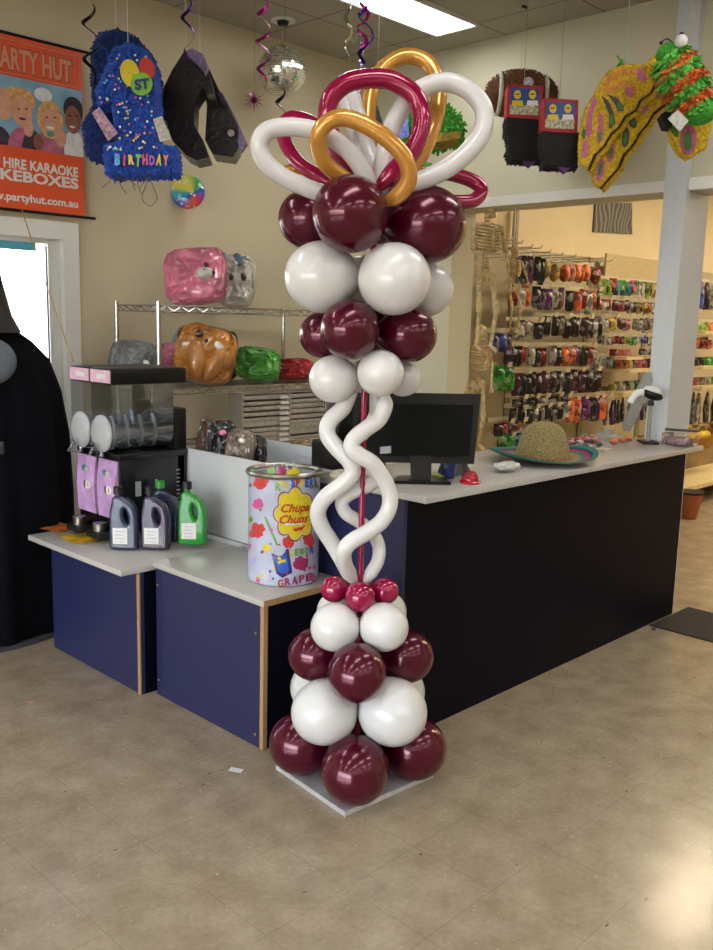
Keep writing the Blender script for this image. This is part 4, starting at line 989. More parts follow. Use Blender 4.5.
def splat(x, y, r, m, sd, off=.0003, name='fruit_print'):
    rg = random.Random(sd); tpatch(name, m, [(x+r*(.75+.5*rg.random())*math.cos(2*PI*i/18), y+r*(.75+.5*rg.random())*math.sin(2*PI*i/18)) for i in range(18)], off)
tm = lambda n_, c_: mat('tin_'+n_, c_, .3, var=.12, scale=60, coat=.3)
tred, tpink, tyel, tgrn, tblu, tnav, tmag = tm('red', 'c03a38'), tm('pink', 'c84a90'), tm('yellow', 'd0c028'), tm('green', '6a9a3a'), tm('blue', '2a5ac0'), tm('navy', '1c2a6a'), tm('magenta', '9a2a5a')
for i, (x, y, r_, m_) in enumerate(((262, 486, 7, tred), (259, 506, 5.5, tpink), (258, 531, 7.5, tred), (290, 543, 6, tred), (303, 563, 7.5, tmag), (310, 540, 6, tred), (316, 518, 5, tred), (252, 476, 4, tm('teal', '5aa098')), (254, 560, 4, tm('lilac', 'a8a8d8')), (272, 477, 4, tgrn), (268, 548, 4, tyel), (280, 560, 3, tyel), (315, 575, 4, tpink), (251, 520, 3, tgrn), (249, 545, 3, tpink), (294, 480, 6, tyel), (282, 478, 5, tmag))): splat(x, y, r_, m_, i)
rg7 = random.Random(70)
for i in range(60):
    x, y = rg7.uniform(249, 321), rg7.uniform(473, 584)
    if (x-296)**2+(y-516)**2 < 27**2: continue
    splat(x, y, rg7.uniform(.7, 2.2), rg7.choice((tred, tpink, tyel, tgrn, tblu, tnav, tmag, wht)), 100+i, .0002, 'print_speck')
tpatch('printed_straw', tgrn, [(266, 521), (268, 520), (280, 546), (278, 547)], .0004)
tpatch('printed_jar', tnav, [(273, 554), (290, 549), (294, 572), (284, 577), (278, 573)], .0006)
tpatch('printed_jar', tblu, [(277, 558), (288, 555), (291, 570), (284, 573), (280, 570)], .0009)
tpatch('printed_jar', tyel, [(279, 561), (287, 559), (288, 562), (280, 564)], .0012)
tpatch('barcode_print', wht, [(263, 569), (270, 570), (270, 578), (263, 577)], .0006)
for k_ in range(4): tpatch('barcode_line', cp, [(263.6+k_*1.6, 569.5), (264.2+k_*1.6, 569.5), (264.2+k_*1.6, 577), (263.6+k_*1.6, 577)], .001)
dais = lambda s_: [(296+s_*(19+4.2*abs(math.cos(4*a)))*math.cos(a)*.95, 516.5+s_*(19+4.2*abs(math.cos(4*a)))*math.sin(a)*1.12) for a in [2*PI*i/96 for i in range(96)]]
tpatch('daisy_outline', tm('dark_red', '5a2a1a'), dais(1.0), .0008); tpatch('daisy_outline', tm('cream', 'd8b878'), dais(.95), .0011); tpatch('daisy_logo', tyel, dais(.87), .0014)
tlr = tm('logo_red', 'b8301c')
ttext('Chupa', 282, 310, 511, 10.5, tlr, .002, .03, .35, .0); ttext('Chups', 280.5, 309, 521.5, 10.5, tlr, .002, .03, .35)
tpatch('logo_underline', tlr, [(290, 528), (307, 526), (303, 531), (296, 533), (293, 530), (300, 530)], .002)
tpatch('white_stick_print', wht, [(286, 525), (303, 524), (303, 526.5), (286, 527.5)], .0024)
ttext('R', 276, 282, 491.5, 8, tgrn, .0015, .04); ttext('A', 284, 289, 490, 7, tyel, .0015, .04)
for i, (ch, m_) in enumerate(zip('SPBERRY', (tblu, tred, tyel, tblu, tblu, tgrn, tred))): ttext(ch, 291.5+i*4.6, 295.3+i*4.6, 487.5-i*.4, 9, m_, .0018, .06) if 291.5+i*4.6 < 318 else None
for i, (ch, m_) in enumerate(zip('LEMON', (tyel, tgrn, tgrn, tgrn, tblu))): ttext(ch, 291+i*5, 295+i*5, 553-i*.8, 6.5, m_, .0018, .06)
for i, ch in enumerate('GRAPE'): ttext(ch, 279.5+i*7, 285.5+i*7, 582-i*1.6, 7.5, tmag, .0018, .04, 0, .1)
M().tube([(tx+(tr+.004)*math.cos(a0+.9), ty+(tr+.004)*math.sin(a0+.9), z1-.02), (tx+(tr+.02)*math.cos(a0+1.1), ty+(tr+.02)*math.sin(a0+1.1), z1-.09)], .003, 6).build('wire_handle', steel, t)

# ================================================================ ON THE SALES COUNTER
CT = 1.0075
bs = on_z(425, 483, CT); dm = depth(bs)
t = thing('monitor', 'black flat computer monitor seen from behind on the sales counter', 'monitor', (bs.x, bs.y, CT))
scr = [(354, 392), (481, 394), (474, 464), (352, 462)]
M().prism(PX(scr, dm+.02), FW*.02).build('screen_bezel', black, t)
M().prism(PX([(360, 403), (474, 405), (469, 456), (358, 455)], dm-.004), FW*.024).build('rear_cover', mat('monitor_rear', '060607', .6, var=.1, spec=.15), t)
M().prism(PX([(410, 445), (432, 445), (431, 480.5), (411, 480.5)], dm-.0), FW*.02).build('stand_neck', dblack, t)
b = M(); c0 = V((bs.x, bs.y, CT)); u_ = V((RT.x, RT.y, 0)).normalized(); w_ = V((FW.x, FW.y, 0)).normalized()
b.prism([c0+u_*x+w_*y for x, y in ((-.135, -.03), (.10, -.03), (.08, .1), (-.1, .1))], (0, 0, .012)).build('stand_base', black, t)
patch('rating_label', cp, [(380, 447), (391, 446), (391, 453), (380, 454)], dm-.006, t)
bx = lambda px, py, z=CT: on_z(px, py, z)
p = bx(352, 473); t = thing('till', 'black till with keyboard standing behind the twisted white tubes', 'till', (p.x+.12, p.y+.16, CT))
M().box((p.x+.1, p.y+.12, CT+.06), (.25, .22, .12), None, .01).build('cash_drawer', black, t)
M().box((p.x+.11, p.y+.14, CT+.2), (.2, .1, .16), Matrix.Rotation(.3, 3, 'X'), .01).build('display_housing', dblack, t)
p = bx(340, 480); tag(M().sph((p.x, p.y, CT+.022), (.05, .035, .022)).build('tape_roll', mat('cream_plastic', 'b8b09c', .4)), 'rounded cream desk dispenser on the counter behind the white tubes', 'dispenser')
p = bx(448, 478); t = thing('cup', 'dark blue cup with a pale mark beside the monitor stand', 'cup', (p.x, p.y, CT))
M().lathe((p.x, p.y, CT), [(.026, 0), (.03, .004), (.036, .115), (.032, .115), (.028, .01), (.002, .008)], 28).build('cup_wall', mat('blue_cup', '1c2c6e', .3, var=.1), t)
patch('pale_mark', bluf, [(443, 462), (447, 459), (448, 468), (444, 469)], depth(p)-.038, t)
p = bx(437, 478); tag(M().box((p.x, p.y-.01, CT+.008), (.07, .05, .015), Matrix.Rotation(.4, 3, 'Z')).build('notepad', mat('lime_paper', 'a8ae3c', .6, var=.2)), 'lime yellow notepad lying by the monitor base', 'notepad')
p = bx(470, 483); t = thing('service_bell', 'red service bell at the front edge of the sales counter', 'bell', (p.x, p.y, CT))
M().lathe((p.x, p.y, CT), [(.042, 0), (.043, .006), (.036, .012), (.002, .012)], 28).build('bell_base', red, t)
M().lathe((p.x, p.y, CT+.013), [(.034, 0), (.033, .014), (.022, .032), (.004, .038), (.001, .038)], 28).build('dome', mat('red_dotted_metal', 'a82838', .2, .3, var=.6, scale=120), t)
M().cyl((p.x, p.y, CT+.05), (p.x, p.y, CT+.064), .005, .006, 10).build('button', steel, t)
p = bx(466, 478); p = p+V((.07, .12, 0)); t = thing('card_terminal', 'black card terminal on a conical stand right of the monitor', 'card terminal', (p.x, p.y, CT))
M().lathe((p.x, p.y, CT), [(.07, 0), (.065, .02), (.03, .09), (.022, .13), (.002, .13)], 28).build('conical_stand', mat('smoked_plastic', '2a2622', .3), t)
M().box((p.x, p.y, CT+.145), (.075, .15, .03), Matrix.Rotation(-.8, 3, 'Z') @ Matrix.Rotation(.25, 3, 'X'), .006).build('keypad', dblack, t)
p = bx(487, 474); 
def crump(q): n_ = noise.noise(q*3); return q*(1+.25*n_)
tag(M().sph((p.x+.13, p.y-.01, CT+.022), (.075, .045, .021), None, 28, 16, crump).build('plastic_bag', mat('white_bag_film', 'c4c4c0', .3, bump=.5)), 'crumpled white plastic bag left of the sombrero', 'bag')
# sombrero
hc = on_z(551, 468, CT); hc = V((3.665, 2.335, CT))
straw = mat('straw_weave', '8c7c50', .8, var=.45, scale=130, bump=.8, bscale=140); 
t = thing('sombrero', 'straw sombrero with teal and magenta brim lying on the sales counter', 'hat', hc)
ro = Matrix.Rotation(-.8, 3, 'Z')
def brim(r, z, a): return r
def prof(r): return .0+.012+max(0, (r-.12))**2*1.5
def ringpart(name, m_, r0, r1, n=5, th=.004):
    b = M(); pr_ = []
    rr_ = [r0+(r1-r0)*i/n for i in range(n+1)]
    pr_ = [(r, prof(r)) for r in rr_]+[(r, prof(r)+th) for r in rr_[::-1]]
    seg = 64; rings = []
    for r, z in pr_:
        rings.append([b.b.verts.new(hc+V((r*math.cos(2*PI*k/seg)*1.04, r*math.sin(2*PI*k/seg), max(.001, z*(1+.35*math.cos(2*(2*PI*k/seg)+.9)))))) for k in range(seg)])
    for i in range(len(rings)):
        A2, B2 = rings[i], rings[(i+1) % len(rings)]
        for k in range(seg): b.b.faces.new((A2[k], A2[(k+1) % seg], B2[(k+1) % seg], B2[k]))
    return b.build(name, m_, t)
ringpart('brim', straw, .10, .175)
ringpart('brim_band', mat('teal_weave', '2a6e62', .8, var=.3, scale=130), .175, .195, 2)
ringpart('brim_band', mat('magenta_weave', '9a2456', .8, var=.3, scale=130), .195, .217, 2)
ringpart('brim_band', mat('navy_weave', '232a5c', .8, var=.3, scale=130), .217, .228, 2)
ringpart('brim_edge', mat('teal_weave', ''), .228, .252, 2, .007)
M().lathe(hc+V((0, 0, .01)), [(.132, 0), (.127, .03), (.118, .065), (.108, .10), (.094, .135), (.068, .16), (.036, .172), (.001, .175)], 48, fn=lambda r, z, a: r*(1-.10*max(0, math.cos(a-4.3))**6*(z > .03))).build('crown', straw, t)
b = M(); n = 90
for k_ in range(2): b.tube([hc+V(((.127+.003*math.cos(i*.9+k_*PI))*math.cos(2*PI*i/n), (.127+.003*math.cos(i*.9+k_*PI))*math.sin(2*PI*i/n), .022+.004*math.sin(i*.9+k_*PI))) for i in range(n)], .003, 5, closed=True)
b.build('hat_cord', mat('striped_cord', 'a05040', .7, var=.8, scale=90), t)
# sweets
rg = random.Random(77); sw = [mat('sweet_'+n_, c_, .3, var=.2, coat=.4) for n_, c_ in (('red', 'a83a38'), ('orange', 'c8683a'), ('pink', 'b86a80'), ('navy', '2a3348'), ('blue', '4a5a80'), ('white', 'b8b4b0'))]
nm_ = ['red', 'orange', 'pink', 'navy', 'blue', 'white']; k = 0; used_ = []
while k < 34:
    x, y = rg.uniform(4.12, 4.74), rg.uniform(2.40, 2.66)
    if any((x-a_)**2+(y-b_)**2 < .040**2 for a_, b_ in used_): 
        k += .25; continue
    used_.append((x, y)); i = rg.randrange(6) if x > 4.35 else rg.choice((3, 3, 4, 5, 2))
    if 4.45 < x < 4.7 and rg.random() < .5: i = 1
    o = M().sph((x, y, CT+.0125), (.024, .018, .0125), Matrix.Rotation(rg.uniform(0, 3), 3, 'Z'), 10, 7, crump).build('wrapped_sweet', sw[i])
    tag(o, '%s wrapped sweet in the heap behind the scanner, %s towards the pillar' % (nm_[i], ORD[min(19, int((x-4.12)/.035))]), 'sweet', 'wrapped sweets on the sales counter'); k += 1
# paper price strips in front of sweets
for i, (x, y) in enumerate(((604, 449), (585, 446))):
    p = bx(x, y); tag(M().box((p.x, p.y, CT+.001), (.1, .07, .001), Matrix.Rotation(.3*i, 3, 'Z')).build('paper_slip', mat('pale_slip', 'b8b09c', .6, var=.4, scale=40)), ('pale printed slip nearest the scanner base', 'pale printed slip beside the sombrero brim')[i], 'paper')
# customer display seen edge on, and scanner
p = bx(636, 441); p = V((4.70, 2.56, CT))
t = thing('touch_screen', 'grey touch screen leaning back, seen edge on before the pillar', 'screen', p)
def upx(x, y, d): return at(x, y, d)
dT = depth(p)
M().prism(PX([(645, 372), (652, 373), (653, 380), (636, 421), (630, 431), (625, 430), (624, 424)], dT-.02), FW*.04).build('screen_slab', mat('grey_plastic', '8e9088', .4, var=.05), t)
M().lathe(p+V((-.03, .0, 0)), [(.1, 0), (.095, .02), (.04, .035), (.03, .06), (.002, .06)], 28).build('stand', MC['grey_plastic'], t)
p = bx(655, 446); p = V((4.73, 2.34, CT)); ds_ = depth(p)
t = thing('barcode_scanner', 'white and black barcode scanner on a grey post by the counter end', 'scanner', p)
M().box(p+V((0, 0, .006)), (.13, .09, .012), Matrix.Rotation(.75, 3, 'Z'), .003).build('base', dblack, t)
sp_ = at(656, 441, ds_); pole_t = p+V((0, 0, (at(656, 408, ds_)-at(656, 446, ds_)).z))
M().cyl(p+V((0, 0, .012)), pole_t, .012, .011).build('post', MC['grey_plastic'], t)
M().cyl(pole_t, pole_t+V((0, 0, .03)), .018, .014).build('holder', dblack, t)
hd_ = pole_t+V((0, 0, .065)); rs_ = CR @ Matrix.Rotation(-.35, 3, 'Z')
M().sph(hd_+rs_ @ V((.005, -.004, 0)), (.062, .028, .04), rs_, 24, 14).build('scanner_face', black, t)
M().sph(hd_+rs_ @ V((.0, .016, .002)), (.052, .026, .038), rs_, 24, 14).build('scanner_shell', white, t)
M().tube(smooth_pts([hd_+rs_ @ V((-.03, .0, 0)), hd_+rs_ @ V((-.08, -.03, 0)), hd_+rs_ @ V((-.095, -.09, 0))], 6), .02, 12).build('handle', white, t)
p = V((4.86, 2.19, CT))
t = thing('clear_tub', 'clear plastic tub of pink sachets at the end of the sales counter', 'tub', (p.x-.02, p.y, CT))
u2 = Matrix.Rotation(0, 3, 'Z')
b = M().box(p+V((-.05, .0, .035)), (.16, .15, .066), None, .008); b.build('tub_wall', clear('tub_clear', (.92, .9, .88), .08, .2), t)
M().box(p+V((-.05, .0, .022)), (.13, .12, .036), None, .01).build('sachets', mat('pink_sachet', 'a88a98', .5, var=.5, scale=50), t)
M().box(p+V((-.05, .0, .082)), (.04, .17, .012), Matrix.Rotation(.5, 3, 'Z'), .003).build('pen_on_top', mat('dark_seal', ''), t)

# paper scrap and sweets on the floor
p = on_z(236, 770, .001)
tag(M().box(p, (.05, .028, .0015), Matrix.Rotation(-1.1, 3, 'Z')).build('paper_slip', wht), 'small white paper slip on the floor in front of the low counter', 'paper')
p = on_z(30, 702, .001); tag(M().box(p, (.03, .02, .0012), Matrix.Rotation(-.4, 3, 'Z')).build('paper_slip', pinkf), 'tiny pink scrap on the floor before the black cape', 'paper')

# ================================================================ CAPED COSTUME ON A STAND
cb = mat('black_cape_cloth', '07060e', .85, var=.3, scale=8, spec=.12)
cx, cy = on_z(-14, 641, 0).xy; cy += .0
cx, cy = 1.895, 4.43
t = thing('caped_costume', 'life size costume display in a long black hooded cape before the glass door', 'costume', (cx, cy, 0))
def fold(r, z, a): return r*(1+.07*math.sin(a*11+z*1.2)*max(.25, 1-z/1.7)+.03*math.sin(a*19+1))
M().lathe((cx, cy, .024), [(.40, 0), (.41, .01), (.42, .3), (.43, .7), (.42, 1.0), (.385, 1.22), (.33, 1.38), (.25, 1.47), (.17, 1.53), (.10, 1.58), (.02, 1.585)], 90, 1.06, .62, fold).build('cape', cb, t)
M().sph((cx-.01, cy+.01, 1.86), (.125, .13, .165), None, 28, 20).build('hood', mat('hood_cloth', '0a0a12', .5, var=.1), t)
M().lathe((cx-.01, cy+.01, 1.54), [(.215, 0), (.175, .08), (.135, .25), (.12, .34), (.02, .35)], 40).build('hood_skirt', MC['hood_cloth'], t)
fdir = (V((-cx, -cy, 0))).normalized(); sd_ = V((RT.x, RT.y, 0)).normalized()
M().sph(V((cx, cy, 1.41))+fdir*.235+sd_*.05, (.12, .11, .045), rot_to(fdir), 24, 16).build('grey_shirt', mat('grey_shirt_cloth', '58606a', .6), t)
b = M().box(V((cx, cy, 1.02))+fdir*.335, (.20, .02, .06), rot_to(fdir) @ Matrix.Rotation(PI/2, 3, 'X') if False else Matrix.Rotation(math.atan2(sd_.y, sd_.x), 3, 'Z'), .006); b.build('belt', dblack, t)
M().lathe((cx, cy, .0), [(.42, 0), (.42, .02), (.02, .02)], 40, 1.06, .66).build('stand_base', mat('grey_carpet_base', '3a3a40', .9), t)

# ================================================================ BACK ROOM DISPLAY
DY = 4.30
dis = thing('display_wall', 'long cream display wall with hook rails and shelves in the back room', 'display', (7.6, 4.6, 0))
dpm = mat('display_panel', 'b4a98f', .6, var=.06, scale=4); rail = mat('display_rail', 'c8c4b4', .3, .5); bshelf = mat('cream_shelf', 'd0bd90', .5)
M().bb(5.3, 11.5, YL-.06, YL-.02, .12, 2.3).build('back_panel', dpm, dis)
M().bb(5.3, 11.5, DY-.25, YL-.02, 0, .42).build('base_plinth', mat('brown_board', '8a7450', .6, var=.2, scale=6), dis)
M().bb(5.3, 11.5, DY-.25, YL-.02, .42, .45).build('base_shelf', bshelf, dis)
for x, zt_ in ((5.62, 2.3), (on_y(514, 220, YL-.07).x, 3.1), (8.0, 2.3), (9.2, 2.3), (10.4, 2.3)): M().bb(x, x+.07, YL-.075, YL-.06, .45, zt_).build('upright', mat('upright_grey', '8a8674', .4, .4), dis)
def zr(x, y): return on_y(x, y, DY).z
def X_(x): return on_y(x, 330, DY).x
GC = {}
palette = dict(black='120e12', maroon='3c0c1a', red='8a1a1e', orange='c8602a', purple='5a1e60', white='a8a498', green='2c8a2a', blue='2c3c9a', brown='5a3c28', teal='1e6a70', yellow='b8a040', pink='a85070', grey='5c5852', lime='7a9a2a', gold='9a7a30')
def packet_mat(k_, c_):
    m = mat('packet_'+k_, c_, .35, var=0, coat=.3); N, L, P = nodes(m); c0 = srgb(c_)
    tc = N.new('ShaderNodeTexCoord'); oi = N.new('ShaderNodeObjectInfo'); va = N.new('ShaderNodeVectorMath'); va.operation = 'ADD'
    sc = N.new('ShaderNodeVectorMath'); sc.operation = 'SCALE'; sc.inputs[0].default_value = (31, 17, 23); L.new(oi.outputs['Random'], sc.inputs['Scale'])
    L.new(tc.outputs['Object'], va.inputs[0]); L.new(sc.outputs[0], va.inputs[1])
    vo = N.new('ShaderNodeTexVoronoi'); vo.inputs['Scale'].default_value = 24; L.new(va.outputs[0], vo.inputs['Vector'])
    sp = N.new('ShaderNodeSeparateColor'); L.new(vo.outputs['Color'], sp.inputs[0])
    cr = N.new('ShaderNodeValToRGB'); cr.color_ramp.interpolation = 'CONSTANT'
    stops = [(0, [x*.35 for x in c0]), (.3, c0), (.62, [min(1, x*1.5+.01) for x in c0]), (.8, [x*.5+.16 for x in c0]), (.95, [x*.5+.3 for x in c0])]
    for i, (ps_, cc) in enumerate(stops):
        e = cr.color_ramp.elements[i] if i < 2 else cr.color_ramp.elements.new(ps_)
        e.position = ps_; e.color = (*cc, 1)
    L.new(sp.outputs[0], cr.inputs[0]); L.new(cr.outputs[0], P.inputs['Base Color']); return m
gm_ = {k_: packet_mat(k_, c_) for k_, c_ in palette.items()}
cardw = mat('header_card', 'a8a090', .5, var=.3, scale=40)
def packet_mesh(kind, col_, w_, h_):
    key = (kind, col_, round(w_, 3), round(h_, 3))
    if key in GC: return GC[key]
    b = M(); 
    if kind == 'bag':
        def fn(q): s = lambda a: math.copysign(abs(a)**.45, a); return V((s(q.x), q.y*(1+.8*noise.noise(q*2.5)), s(q.z)*(1+.14*noise.noise(q*3))))
        b.sph((0, 0, h_*.44), (w_/2, .02, h_*.42), None, 12, 10, fn); b.bb(-w_*.46, w_*.46, -.004, .004, h_*.80, h_)
    elif kind == 'box': b.bb(-w_/2, w_/2, -.04, .04, 0, h_, .004)
    elif kind == 'card': b.bb(-w_/2, w_/2, -.003, .003, 0, h_); b.sph((0, -.012, h_*.4), (w_*.3, .014, h_*.3), None, 8, 6)
    elif kind == 'ball': b.sph((0, 0, h_*.5), (w_/2, w_/2, h_*.5), None, 14, 10)
    elif kind == 'jar': b.lathe((0, 0, 0), [(w_*.42, 0), (w_*.45, h_*.1), (w_*.45, h_*.7), (w_*.3, h_*.8), (w_*.32, h_), (.001, h_)], 12)
    elif kind == 'long': b.tube([(0, 0, 0), (-w_*.1, 0, h_*.5), (0, 0, h_)], [w_*.3, w_*.45, w_*.12], 8, flat=.6)
    for v in b.b.verts: v.co = v.co
    bmesh.ops.recalc_face_normals(b.b, faces=b.b.faces)
    me = bpy.data.meshes.new(kind); b.b.to_mesh(me); b.b.free(); me.materials.append(gm_[col_]); me.shade_smooth()
    try: me.set_sharp_from_angle(angle=math.radians(38))
    except Exception: pass
    GC[key] = me; return me
KN = dict(bag='hanging packet', box='box', card='carded toy', ball='ball', jar='jar', long='stocking packet')
rown = 0; tags_ = 0
tagm = mat('price_ticket', 'c4bca8', .5, var=0)
def row(x0, x1, y0, y1, n, kind, cols_, where, Y=DY, yref=None, jit=.1, rail_=True, wf=.95, tickets=5, shelf=False, front=None):
    """a row of goods; y0,y1 top and bottom heights measured at the middle of the row"""
    global tags_
    xm = (x0+x1)/2; za, zb_ = on_y(xm, y0, Y).z, on_y(xm, y1, Y).z; XA, XB = on_y(x0, (y0+y1)/2, Y).x, on_y(x1, (y0+y1)/2, Y).x
    if 'base shelf' in where: za = .4525+min(.17, za-zb_); zb_ = .4525; h_ = za-zb_; Y = DY-.12
    if kind in ('bag', 'long') and n > 4: n = int(n*1.4)
    st = (XB-XA)/n; h_ = za-zb_
    if rail_:
        M().bb(XA-.03, XB+.03, Y+.05, Y+.075, za+.0, za+.03).build('hook_rail', rail, dis)
    if shelf: M().bb(XA-.03, XB+.03, Y-.16, YL-.06, zb_-.028, zb_-.002).build('shelf_board', bshelf, dis)
    for i in range(n):
        c_ = cols_[i % len(cols_)]; k_ = kind
        me = packet_mesh(k_, c_, st*wf, h_)
        o = bpy.data.objects.new('_'.join(KN[k_].split()), me); C.objects.link(o)
        o.location = (XA+st*(i+.5), Y+(.0 if shelf else R.uniform(-.03, .03)), zb_+(0 if shelf or 'base shelf' in where else R.uniform(-.02, .01))); o.rotation_euler = (0, 0 if shelf else R.uniform(-.04, .04), (-.1 if shelf else -.5)+R.uniform(-.12, .12))
        tag(o, '%s %s, %s from the left %s' % (c_, KN[k_], ORD[min(i, 19)], where), KN[k_].split()[-1], '%ss %s' % (KN[k_], where))
    for i in range(tickets):
        x = XA+(XB-XA)*(i+.5)/tickets+R.uniform(-.03, .03)
        M().box((x, Y-.09, za+.015), (.055, .003, .04), Matrix.Rotation(.3, 3, 'X')).build('price_ticket', tagm, dis)
B_, MR_, O_, P_, W_, G_, BL_, BR_, T_, Y_, PK_, GR_, LM_, GD_, RD_ = 'black maroon orange purple white green blue brown teal yellow pink grey lime gold red'.split()
# left bay, top to bottom
row(515, 544, 256, 284, 5, 'bag', [GR_, B_, BR_, P_, B_], 'in the top hook row beside the skeleton')
row(545, 597, 263, 281, 8, 'ball', [Y_, GD_, O_, O_, O_, O_, O_, RD_], 'in the top row of the middle bay')
row(513, 600, 288, 309, 12, 'bag', [RD_, W_, O_, B_, P_, P_, W_, BR_, P_, B_, B_, O_], 'in the second hook row')
row(513, 540, 321, 338, 4, 'bag', [W_, GR_, W_, B_], 'in the third row beside the skeleton legs')
row(541, 600, 317, 337, 9, 'bag', [B_, W_, B_, BR_, B_, B_, B_, B_, MR_], 'in the third hook row of the middle bay')
row(487, 512, 332, 351, 4, 'bag', [BL_, B_, BL_, GR_], 'low beside the skeleton legs', tickets=2)
row(505, 594, 346, 365, 13, 'bag', [P_, B_, B_, RD_, W_, B_, RD_, B_, W_, RD_, B_, O_, O_], 'in the fourth hook row')
row(490, 510, 366, 392, 2, 'bag', [G_, G_], 'in the fifth row behind the lower ribs', tickets=1)
row(512, 600, 371, 393, 13, 'bag', [MR_, B_, B_, B_, MR_, MR_, B_, MR_, B_, W_, B_, MR_, MR_], 'in the fifth hook row')
row(513, 567, 396, 404, 8, 'card', [B_, GR_, B_, B_, W_, B_, GR_, B_], 'in the shallow sixth row')
row(511, 566, 406, 421, 9, 'bag', [B_, B_, W_, B_, W_, B_, W_, B_, B_], 'in the seventh hook row')
row(566, 606, 397, 421, 6, 'bag', [O_, O_, MR_, P_, B_, P_], 'in the sixth row of the middle bay')
row(495, 521, 421, 434, 4, 'bag', [MR_, RD_, MR_, O_], 'just above the counter by the skeleton feet', tickets=2)
row(499, 525, 434, 450, 4, 'bag', [G_, G_, T_, P_], 'lowest behind the counter edge', tickets=2)
# right bay
row(599, 662, 281, 295, 15, 'card', [LM_, LM_, RD_, T_, G_, G_, T_, PK_, G_, W_, GR_, LM_, Y_, BL_, LM_], 'in the top card row near the pillar', tickets=0)
row(599, 662, 301, 312, 12, 'bag', [O_, W_, RD_, MR_, RD_, MR_, B_, GR_, B_, GD_, BR_, GD_], 'in the second card row near the pillar', tickets=10)
row(597, 662, 318, 329, 12, 'bag', [GR_, W_, GD_, Y_, MR_, BR_, PK_, RD_, GR_, W_, GR_, BR_], 'in the third card row near the pillar', tickets=10)
row(598, 655, 336, 344, 15, 'card', [GR_, W_, W_, RD_, RD_, MR_, G_, LM_, G_, BL_, W_, BL_, B_, W_, BR_], 'in the fourth card row near the pillar', tickets=12)
row(613, 627, 349, 356, 3, 'box', [RD_, RD_, RD_], 'on the short upper shelf', rail_=False, tickets=0, shelf=True)
row(643, 656, 349, 355, 2, 'box', [B_, B_], 'on the short upper shelf beside the pillar', rail_=False, tickets=0, shelf=True)
row(593, 614, 357, 368, 6, 'card', [GR_, W_, W_, GR_, W_, GR_], 'hanging left of the boxed shelf', rail_=True, tickets=0)
row(616, 654, 359, 368, 8, 'jar', [O_, O_, Y_, MR_, PK_, RD_, P_, P_], 'on the cream shelf near the pillar', rail_=False, tickets=0, shelf=True)
row(610, 641, 381, 390, 7, 'jar', [Y_, GR_, W_, B_, W_, G_, RD_], 'on the lower cream shelf behind the leaning screen', rail_=False, tickets=0, shelf=True)
row(606, 652, 397, 421, 8, 'long', [P_, P_, B_, BR_, GR_, B_, MR_, BR_], 'in the low hook row behind the leaning screen', tickets=5)
# beyond the pillar
row(696, 724, 282, 309, 4, 'long', [BL_, B_, W_, B_], 'at the top beyond the pillar', tickets=2)
row(692, 724, 322, 331, 5, 'box', [LM_, LM_, O_, RD_, O_], 'in the second row beyond the pillar', rail_=True, tickets=0, shelf=True)
row(692, 716, 338, 348, 5, 'bag', [O_, RD_, RD_, PK_, RD_], 'in the third row beyond the pillar', tickets=0)
row(690, 724, 357, 365, 6, 'jar', [B_, B_, G_, G_, LM_, G_], 'on the upper cream shelf beyond the pillar', rail_=False, tickets=0, shelf=True)
row(689, 724, 377, 384, 6, 'box', [RD_, MR_, W_, G_, RD_, G_], 'on the lower cream shelf beyond the pillar', rail_=False, tickets=0, shelf=True)
row(687, 722, 391, 425, 7, 'long', [BR_, GR_, W_, BR_, GR_, BR_, BR_], 'in the stocking row beyond the pillar', tickets=5)
row(682, 722, 428, 444, 4, 'box', [GD_, BR_, GD_, BR_], 'on the base shelf beyond the pillar', rail_=False, tickets=0)
row(528, 600, 425, 437, 6, 'box', [BR_, GD_, BR_, MR_, BR_, GD_], 'on the base shelf behind the sombrero', rail_=False, tickets=0)
row(604, 650, 425, 438, 5, 'box', [GD_, BR_, GD_, BR_, GD_], 'on the base shelf behind the sweets', rail_=False, tickets=0)
# long bare hooks above the rows
for i, (x, y) in enumerate(((512, 240), (522, 243), (532, 247), (541, 248), (550, 252), (562, 255), (575, 257), (586, 259), (598, 261), (606, 258), (612, 261))):
    p = on_y(x, y, DY-.3)
    M().tube([(p.x, YL-.06, p.z), (p.x, DY-.3, p.z), (p.x, DY-.31, p.z+.02)], .005, 6).build('display_hook', rail, dis)
p = on_y(604, 268, 4.6); p2_ = on_y(662, 280, 4.6)
M().bb(p.x, p2_.x+.5, 4.58, 4.6, on_y(630, 283, 4.6).z, on_y(630, 262, 4.6).z+.05).build('perforated_header', mat('perforated_cream', 'c0ae84', .5, var=.15, scale=60), dis)
# picture on the back wall
c1, c2, c3, c4 = on_y(595, 203, YL-.012), on_y(632, 203, YL-.012), on_y(632, 234, YL-.012), on_y(593, 232, YL-.012)
t = thing('wall_picture', 'dark grey swirling picture high on the cream back wall', 'picture', (c1.x, c1.y, c4.z))
M().prism([c1, c2, c3, c4], (0, .01, 0)).build('backing', dblack, t)
wv = mat('swirl_print', '8a867c', .5, var=0); N, L, P = nodes(wv); tc = N.new('ShaderNodeTexCoord'); wt = N.new('ShaderNodeTexWave'); wt.inputs['Scale'].default_value = 4; wt.inputs['Distortion'].default_value = 14; wt.inputs['Detail Scale'].default_value = .6; wt.inputs['Detail'].default_value = 2; L.new(tc.outputs['Object'], wt.inputs[0]); cr = N.new('ShaderNodeValToRGB'); cr.color_ramp.elements[0].color = (.02, .018, .02, 1); cr.color_ramp.elements[0].position = .3; cr.color_ramp.elements[1].color = (.25, .24, .2, 1); L.new(wt.outputs[0], cr.inputs[0]); L.new(cr.outputs[0], P.inputs['Base Color'])
f_ = lambda a_: a_+V((0, -.002, 0))
